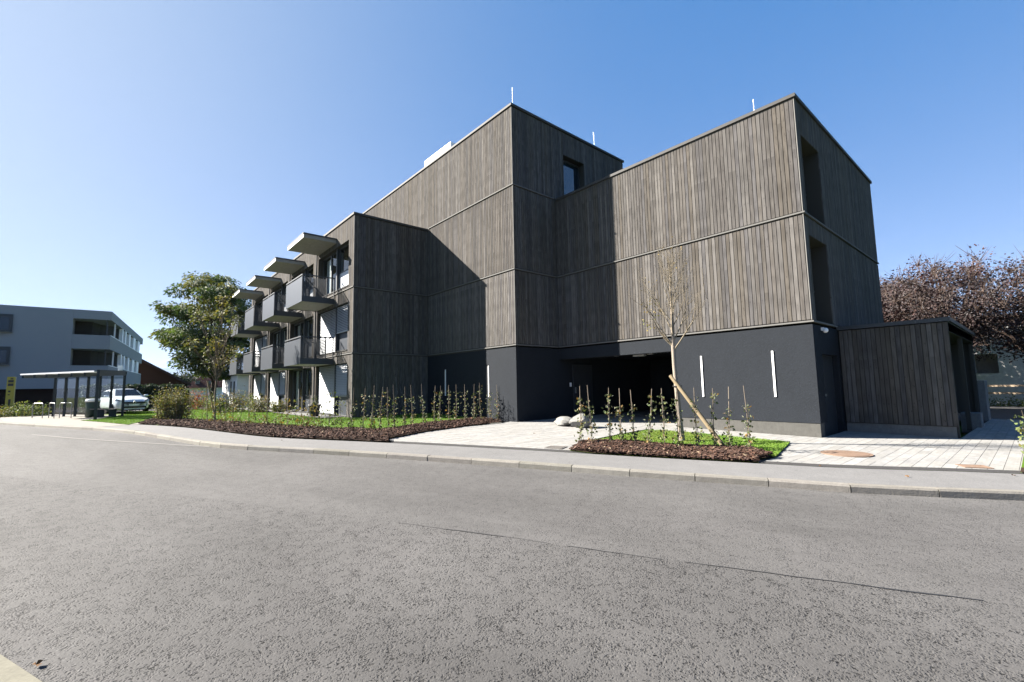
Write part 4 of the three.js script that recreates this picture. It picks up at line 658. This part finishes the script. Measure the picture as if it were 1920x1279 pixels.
  shrub('roadside_shrub', 'low yellow green roadside shrub at the foot of the yellow pillar', 'shrub', sp.clone().add(V(1.2, 0, 0.2)), 1.6, 0.5, 500, OLIVE, 701, 0.1); for (let k = 0; k < 4; k++) { const q = at(30 + k * 10, 775, 45 - k); q.y = gy(q.x); shrub('roadside_shrub', 'low green shrub in the bed behind the bike stands', 'shrub', q, 1.8, 0.75, 500, GREEN, 710 + k, 0.11, 'shrubs behind the bike stands'); }
}
// ---------------------------------------------------------------- car
{
  const c = at(249, 767, 36.6), car = thing('parked_car', 'white hatchback car parked facing the street beside the bus shelter', 'car', [c.x - 2.1, 0.085, c.z + 0.5], 0.26);
  const mPaint = new THREE.MeshPhysicalMaterial({ color: rgb(0.62, 0.64, 0.66), roughness: 0.35, clearcoat: 1, clearcoatRoughness: 0.05 }), mWin = new THREE.MeshPhysicalMaterial({ color: rgb(0.015, 0.02, 0.025), roughness: 0.05 });
  const st = [[-2.16, 0.62, 0.72], [-2.1, 0.74, 1.0], [-1.85, 0.82, 1.2], [-1.4, 0.88, 1.4], [-0.8, 0.9, 1.46], [-0.1, 0.905, 1.475], [0.35, 0.905, 1.43], [0.7, 0.905, 1.2], [1.05, 0.9, 0.99], [1.5, 0.89, 0.91], [1.85, 0.84, 0.82], [2.02, 0.78, 0.74], [2.12, 0.68, 0.6], [2.16, 0.6, 0.48]];
  const m = new MB(), R = []; for (const [x, w, tp] of st) { const cab = clamp((tp - 0.98) / 0.45, 0, 1), belt = Math.min(0.93, tp - 0.03), prof = [[0, 0.2], [0.86 * w, 0.2], [w * 0.97, 0.3], [w, 0.5], [w * 0.99, 0.7], [w * 0.95, belt], [w * lerp(0.88, 0.76, cab), lerp(belt, tp - 0.07, 0.9)], [w * lerp(0.6, 0.55, cab), tp - 0.005], [0, tp + 0.012]]; R.push([...prof, ...prof.slice(1, -1).reverse().map(([a, b]) => [-a, b])].map(([z, y]) => [x, y, z])); }
  const n = R[0].length, id = R.map((r) => r.map((p) => m.vert(p, [0, 1, 0], [0, 0]))); for (let i = 1; i < R.length; i++) for (let j = 0; j < n; j++) { const a = id[i - 1][j], b = id[i][j], d = id[i][(j + 1) % n], e = id[i - 1][(j + 1) % n]; m.i.push(a, b, d, a, d, e); }
  for (const [k, f] of [[0, 0], [R.length - 1, 1]]) for (let j = 1; j < n - 1; j++) f ? m.i.push(id[k][0], id[k][j], id[k][j + 1]) : m.i.push(id[k][0], id[k][j + 1], id[k][j]);
  const g = m.geo(); g.computeVertexNormals(); mesh('body', g, mPaint, car);
  new MB().poly([[1.02, 1.03, 0.66], [1.02, 1.03, -0.66], [0.42, 1.44, -0.5], [0.42, 1.44, 0.5]]).build('windscreen', mWin, car);
  for (const s of [1, -1]) { const q = [[0.72, 0.97, 0.885 * s], [-1.5, 0.97, 0.86 * s], [-1.3, 1.3, 0.7 * s], [0.15, 1.37, 0.72 * s]]; new MB().poly(s > 0 ? q.reverse() : q).build('side_window', mWin, car);
    const hl = new MB(); hl.poly([[1.72, 0.76, 0.86 * s], [2.1, 0.66, 0.52 * s], [2.12, 0.73, 0.5 * s], [1.8, 0.84, 0.8 * s]].map((p) => [p[0] + 0.03, p[1], p[2] + 0.02 * s])); hl.build('headlight', new THREE.MeshPhysicalMaterial({ color: rgb(0.1, 0.11, 0.12), roughness: 0.1, clearcoat: 1 }), car);
    const mi = mesh('mirror', new THREE.SphereGeometry(0.1, 14, 10), mPaint, car); mi.scale.set(0.7, 0.75, 1.3); mi.position.set(0.72, 1.02, 1.0 * s);
    box(2.06, 2.13, 0.36, 0.46, 0.5 * s - 0.1, 0.5 * s + 0.1).build('fog_lamp', mBlack, car);
    for (const x of [1.33, -1.3]) { const w = mesh('wheel', new THREE.CylinderGeometry(0.31, 0.31, 0.2, 28), mBlack, car); w.rotation.x = Math.PI / 2; w.position.set(x, 0.31, 0.83 * s); const rim = mesh('rim', new THREE.CylinderGeometry(0.2, 0.2, 0.02, 20), mSteel, w); rim.position.y = 0.1 * s + 0.005 * s; } }
  const gr = box(2.1, 2.165, 0.56, 0.66, -0.55, 0.55).build('grille', mBlack, car); box(2.1, 2.185, 0.28, 0.38, -0.6, 0.6).build('air_intake', mBlack, car); box(2.14, 2.19, 0.42, 0.53, -0.26, 0.26).build('number_plate', mWhite, car);
  const em = new MB(); for (const [a, b] of [[[0, 0.72], [0.07, 0.61]], [[0.07, 0.61], [0, 0.5]], [[0, 0.5], [-0.07, 0.61]], [[-0.07, 0.61], [0, 0.72]]]) em.bar([2.18, a[1], a[0]], [2.18, b[1], b[0]], 0.025, 0.02); em.build('emblem', mSteel, car);
}
// ---------------------------------------------------------------- buildings round about
{
  const P0 = [-59.46, 1.15], P1 = [-88, -2.0], Lz = 3.89, side = (t, off = 0) => [lerp(P0[0], P1[0], t) + 0.11 * off, lerp(P0[1], P1[1], t) + off];
  const t = thing('apartment_block', 'light grey rendered apartment block with corner loggias and brown ground floor', 'building'), mR = std({ color: rgb(0.25, 0.258, 0.27), roughness: 0.9 }), mBr = std({ color: rgb(0.03, 0.02, 0.016), roughness: 0.9 });
  new MB().prism([[-59.62, Lz], [-60.6, 24], [-88, 24], [-88, Lz]], 1.8, 9.34).build('wall', mR, t);
  for (const [y0, y1, nm] of [[8.47, 9.34, 'roof_band'], [5.57, 6.93, 'parapet'], [1.8, 3.97, 'parapet']]) new MB().prism([P0, P1, [-88, Lz - 0.01], [-59.61, Lz - 0.01]], y0, y1).build(nm, mR, t);
  for (const [y0, y1] of [[6.93, 8.47], [3.97, 5.57]]) {
    new MB().prism([[-62, Lz - 0.02], [-62, 2.6], side(0.16, 1.5), side(0.2, 0.5), side(0.98, 0.5), [-87.5, Lz - 0.02]], y0, y1).build('loggia_wall', mRoom, t);
    const cm = new MB(); const c = side(0.115, 0.12); cm.box(c[0] - 0.22, c[0] + 0.22, y0, y1, c[1] - 0.06, c[1] + 0.06); cm.build('column', mWhite, t);
    box(-59.9, -59.8, y0, y1, 1.4, 1.5).build('corner_post', mFrame, t);
    for (const [a, b] of [[0.272, 0.295], [0.355, 0.385], [0.475, 0.52], [0.62, 0.7], [0.79, 0.87]]) { const w = sub('window', t); new MB().prism([side(a, 0.0), side(b, 0.0), side(b, 0.3), side(a, 0.3)], y0, y1).build('frame', mWhite, w); }
    new MB().prism([side(0.01, -0.02), side(0.99, -0.02), side(0.99, 0.1), side(0.01, 0.1)], y0 - 0.02, y0 + 0.05).build('sill', mWhite, t);
  }
  for (const [y0, y1] of [[6.94, 8.5], [4.0, 5.58]]) { const w = sub('window', t); box(-59.85, -59.66, y0, y1, 7.8, 9.9).build('frame', mFrame, w); for (const [a, b] of [[7.98, 8.68], [8.92, 9.72]]) new MB().poly([[-59.64, y0 + 0.16, b], [-59.64, y0 + 0.16, a], [-59.64, y1 - 0.3, a], [-59.64, y1 - 0.3, b]]).build('pane', new THREE.MeshPhysicalMaterial({ color: rgb(0.02, 0.03, 0.04), roughness: 0.03 }), w); box(-59.9, -59.5, y0 - 0.06, y0 - 0.01, 7.75, 9.95).build('sill', mMetalLight, w); }
  new MB().prism([[-60.1, 1.6], [-60.9, 24], [-87, 24], [-87, -1]], -0.6, 1.8).build('ground_floor', mBr, t);
  // brown house with a long roof, seen at its gable
  const b = thing('brown_house', 'dark brown house with a long sloping roof beyond the hedge', 'house'), e0 = at(225, 655, 95), e1 = at(350, 720.5, 95), X = e0.x;
  const gable = [[e0.z, e0.y], [e1.z, e1.y], [e1.z + 0.6, -1], [e0.z + 9, -1], [e0.z + 9, e1.y - 0.5]];
  { const m = new MB(), s = 14; m.poly(gable.map(([z, y]) => [X, y, z]).reverse()); for (let k = 0; k < gable.length; k++) { const p = gable[k], q = gable[(k + 1) % gable.length]; m.poly([[X, p[1], p[0]], [X, q[1], q[0]], [X - s, q[1], q[0]], [X - s, p[1], p[0]]]); } m.build('wall', std({ color: rgb(0.05, 0.026, 0.018), roughness: 0.9, side: THREE.DoubleSide }), b); }
  new MB().poly([[X + 0.6, e0.y + 0.2, e0.z], [X + 0.6, e1.y + 0.05, e1.z - 0.6], [X - 14.6, e1.y + 0.05, e1.z - 0.6], [X - 14.6, e0.y + 0.2, e0.z]]).poly([[X + 0.6, e0.y + 0.2, e0.z], [X + 0.6, e0.y - 0.25, e0.z], [X + 0.6, e1.y - 0.35, e1.z - 0.6], [X + 0.6, e1.y + 0.05, e1.z - 0.6]]).build('roof', std({ color: rgb(0.055, 0.04, 0.036), roughness: 0.85, side: THREE.DoubleSide }), b);
  // small house with a red roof
  const h = thing('red_roof_house', 'small distant house with a red brown tiled roof and skylights', 'house'), q0 = at(346, 703, 120), q1 = at(420, 703, 120), lo = at(346, 728, 120).y, X2 = q0.x;
  box(X2 - 8, X2 - 1, -1, lo, q1.z, q0.z).build('wall', mWhite, h); const rf = new MB().poly([[X2, lo, q0.z + 0.4], [X2, lo, q1.z - 0.4], [X2 - 4, q0.y, q1.z - 0.4], [X2 - 4, q0.y, q0.z + 0.4]]).poly([[X2 - 9, lo, q1.z], [X2 - 9, lo, q0.z], [X2 - 4, q0.y, q0.z], [X2 - 4, q0.y, q1.z]]).build('roof', std({ color: rgb(0.075, 0.03, 0.022), side: THREE.DoubleSide }), h);
  for (const f of [0.35, 0.68]) { const z = lerp(q0.z, q1.z, f); box(X2 - 2.2, X2 - 1.2, lo + (q0.y - lo) * 0.3, lo + (q0.y - lo) * 0.55, z - 0.4, z + 0.4).build('skylight', mMetalLight, rf); }
  // white house past the end of the wing
  const w = thing('white_house', 'white house with dark windows just past the balcony wing', 'house'); box(-52, -44.6, -0.3, 2.6, -14, -7.4).build('wall', mWhite, w); box(-52.3, -44.2, 2.6, 2.75, -14.3, -7.1).build('roof', mMetalDark, w); for (const x of [-47.6, -46.1]) box(x, x + 0.5, 0.4, 2.1, -7.4, -7.36).build('window', mFrame, w);
  // dark hedge behind the car
  const hg = thing('clipped_hedge', 'tall dark clipped hedge behind the parked car', 'hedge'), m = new MB(), r = rng(88), a0 = at(150, 760, 43), a1 = at(352, 760, 45);
  for (let k = 0; k < 22000; k++) { const f = r(), x = lerp(a0.x, a1.x, f) + (r() - 0.5) * 1.3, z = lerp(a0.z, a1.z, f), edge = f > 0.94 ? 0.75 : 1; m.leaf(V(x, (r() ** 0.7) * (1.75 + 0.15 * ng(f * 30, 4)) * edge, z), rdir(r, 0.3), 0.13, 0.35, leafCol(r, DARK[(r() * 2) | 0], 0.2)); } m.build('foliage', mLeaf, hg);
  tree('round_tree', 'small dark round tree between the brown house and the red roof', at(333, 740, 100).setY(0), { fork: 1.2, r: 0.15, clumps: 22, leaves: 60, w: 5, h: 3.4, cy: 3.3, clump: 0.9, leaf: 0.35, cols: DARK }, 63);
}
// ---------------------------------------------------------------- far hills
{
  const m = new MB(), N = 160, rows = []; for (let k = 0; k <= N; k++) { const f = k / N, px = lerp(-900, 1100, f), d = at(px, 700, 13000), th = Math.atan2(d.z, d.x); const ridge = [[-900, 684], [-300, 676], [0, 688], [150, 674], [230, 676], [262, 681], [300, 690], [330, 692], [355, 688], [390, 694], [430, 700], [600, 697], [1100, 690]]; let q = 1; while (q < ridge.length - 1 && px > ridge[q][0]) q++;
    const hgt = at(px, lerp(ridge[q - 1][1], ridge[q][1], clamp((px - ridge[q - 1][0]) / (ridge[q][0] - ridge[q - 1][0]), 0, 1)), 16600).y + 45 * (ng(f * 90, 7) - 0.5);
    rows.push([0, 0.35, 0.7, 1].map((q, j) => { const dist = 13000 + j * 1200, y = -80 + (hgt + 80) * [0, 0.4, 0.72, 1][j] * (j < 3 ? 1 + 0.3 * (ng(f * 60 + j * 9, j * 3) - 0.5) : 1); return m.vert([Math.cos(th) * dist, y, Math.sin(th) * dist], [0, 1, 0], [f * 100, j * 5]); })); }
  for (let k = 0; k < N; k++) for (let j = 0; j < 3; j++) { const a = rows[k][j], b = rows[k + 1][j], c = rows[k + 1][j + 1], d = rows[k][j + 1]; m.i.push(a, b, c, a, c, d); }
  const g = m.geo(); g.computeVertexNormals(); structure(mesh('hills', g, std({ color: rgb(0.025, 0.04, 0.05), side: THREE.DoubleSide, roughness: 1 })));
}
// ---------------------------------------------------------------- behind the shed, right of the building
{
  const PURP = [[0.024, 0.0075, 0.009], [0.017, 0.006, 0.0075], [0.036, 0.011, 0.01], [0.022, 0.0085, 0.01]];
  [[-5.6, -30.5, 5.4, 4.2, 4.6, 'purple leaved plum tree showing behind the timber building'], [-2.6, -29, 5.4, 4.4, 4.7, 'purple leaved plum tree rising above the shed roof'], [0.4, -28.5, 5.4, 4.2, 4.3, 'purple leaved plum tree beside the white house'], [3.6, -30, 5.4, 4.4, 4.4, 'purple leaved plum tree past the wooden fence'], [-7.2, -34.6, 5.6, 4.8, 4.6, 'purple leaved plum tree close to the white house wall behind the building'], [-4.0, -35, 5, 4.6, 4.4, 'purple leaved plum tree standing at the end of the wooden fence']].forEach(([x, z, w, h, cy, label], k) => tree('plum_tree', label, V(x, gy(x), z), { fork: 2.0, r: 0.13, clumps: 95, leaves: 165, w, h, cy, clump: 0.68, flat: 1.0, leaf: 0.09, wide: 0.4, cols: PURP, twigs: 12, bark: [0.55, 0.45, 0.45] }, 80 + k));
  const w = thing('white_house', 'white rendered house with a dark recess behind the plum trees', 'house'), Z = -38, mW = std({ map: concreteMap(0.36, [1, 0.99, 0.96], 19), roughness: 0.9 });
  const r0 = at(1826, 665, 38.1), r1 = at(1873, 690, 38.1);
  box(-9, r0.x, -0.4, 4.6, Z - 6, Z).build('wall', mW, w); box(r1.x, 9, -0.4, 4.6, Z - 6, Z).build('wall', mW, w); box(r0.x, r1.x, r0.y, 4.6, Z - 6, Z).build('lintel', mW, w); box(r0.x, r1.x, -0.4, r1.y - 0.3, Z - 6, Z).build('wall', mW, w); box(r0.x, r1.x, r1.y - 0.3, r0.y, Z - 6, Z - 1.2).build('recess', mW, w); box(-9.4, 9.4, 4.6, 4.8, Z - 6.4, Z + 0.5).build('roof', mMetalDark, w);
  const f = thing('wooden_fence', 'low wooden fence with two pale rails before the white house', 'fence'), mF = std({ map: concreteMap(0.24, [1.25, 0.98, 0.7], 23) });
  for (const x of [-4, -2, 0.05, 2.2]) box(x - 0.05, x + 0.05, -0.3, 0.95, -35.05, -34.95).build('post', mF, f); for (const y of [0.42, 0.8]) box(-4.4, 3, y - 0.05, y + 0.05, -34.95, -34.91).build('rail', mF, f);
  const hp = rng(3); for (let k = 0; k < 7; k++) { const x = -4 + k * 0.95; shrub('low_hedge_bush', 'low green hedge bush at the foot of the wooden fence', 'bush', V(x, gy(x) - 0.2, -33.6 + hp() * 0.3), 1.25, 0.6, 420, GREEN, 800 + k, 0.09, 'low hedge along the wooden fence'); }
  shrub('flowering_bush', 'pink flowering bush in front of the wooden fence', 'bush', V(0.15, -0.35, -31.5), 1.3, 1.35, 600, [[0.4, 0.1, 0.3], [0.45, 0.16, 0.36], [0.06, 0.09, 0.02]], 811, 0.1);
  structure(sheet('yard', [[-4, -21.7], [-1.2, -21.7], [-1.2, -22.98], [6, -22.98], [6, -33], [-6, -33]], -0.03, mStrip));
  const xr = G2(1905, 885)[0] + 0.05, edge = [[xr, -10.4], [3, -12.4], [3, -22.9], [xr, -22.9]];
  structure(sheet('lawn', edge, 0.02, mLawn)); structure(sheet('mulch_bed', [[xr, -10.38], [2, -11.7], [2, -12.2], [xr, -10.9]], 0.03, mSoil));
  [[-0.14, -11.0, 0.5, 1.15], [-0.05, -12.0, 0.6, 1.2], [0.1, -13.2, 0.6, 1.3], [0.2, -14.6, 0.7, 1.3]].forEach(([x, z, ww, h], k) => shrub('border_shrub', 'upright green shrub on the edge of the paving opposite the shed', 'shrub', V(x + 0.02, gy(x), z), ww, h, 420, GREEN, 830 + k, 0.06, 'shrubs along the paving edge'));
}
scene.fog = new THREE.FogExp2(rgb(0.62, 0.78, 1), 0.00003);
renderer.render(scene, camera);
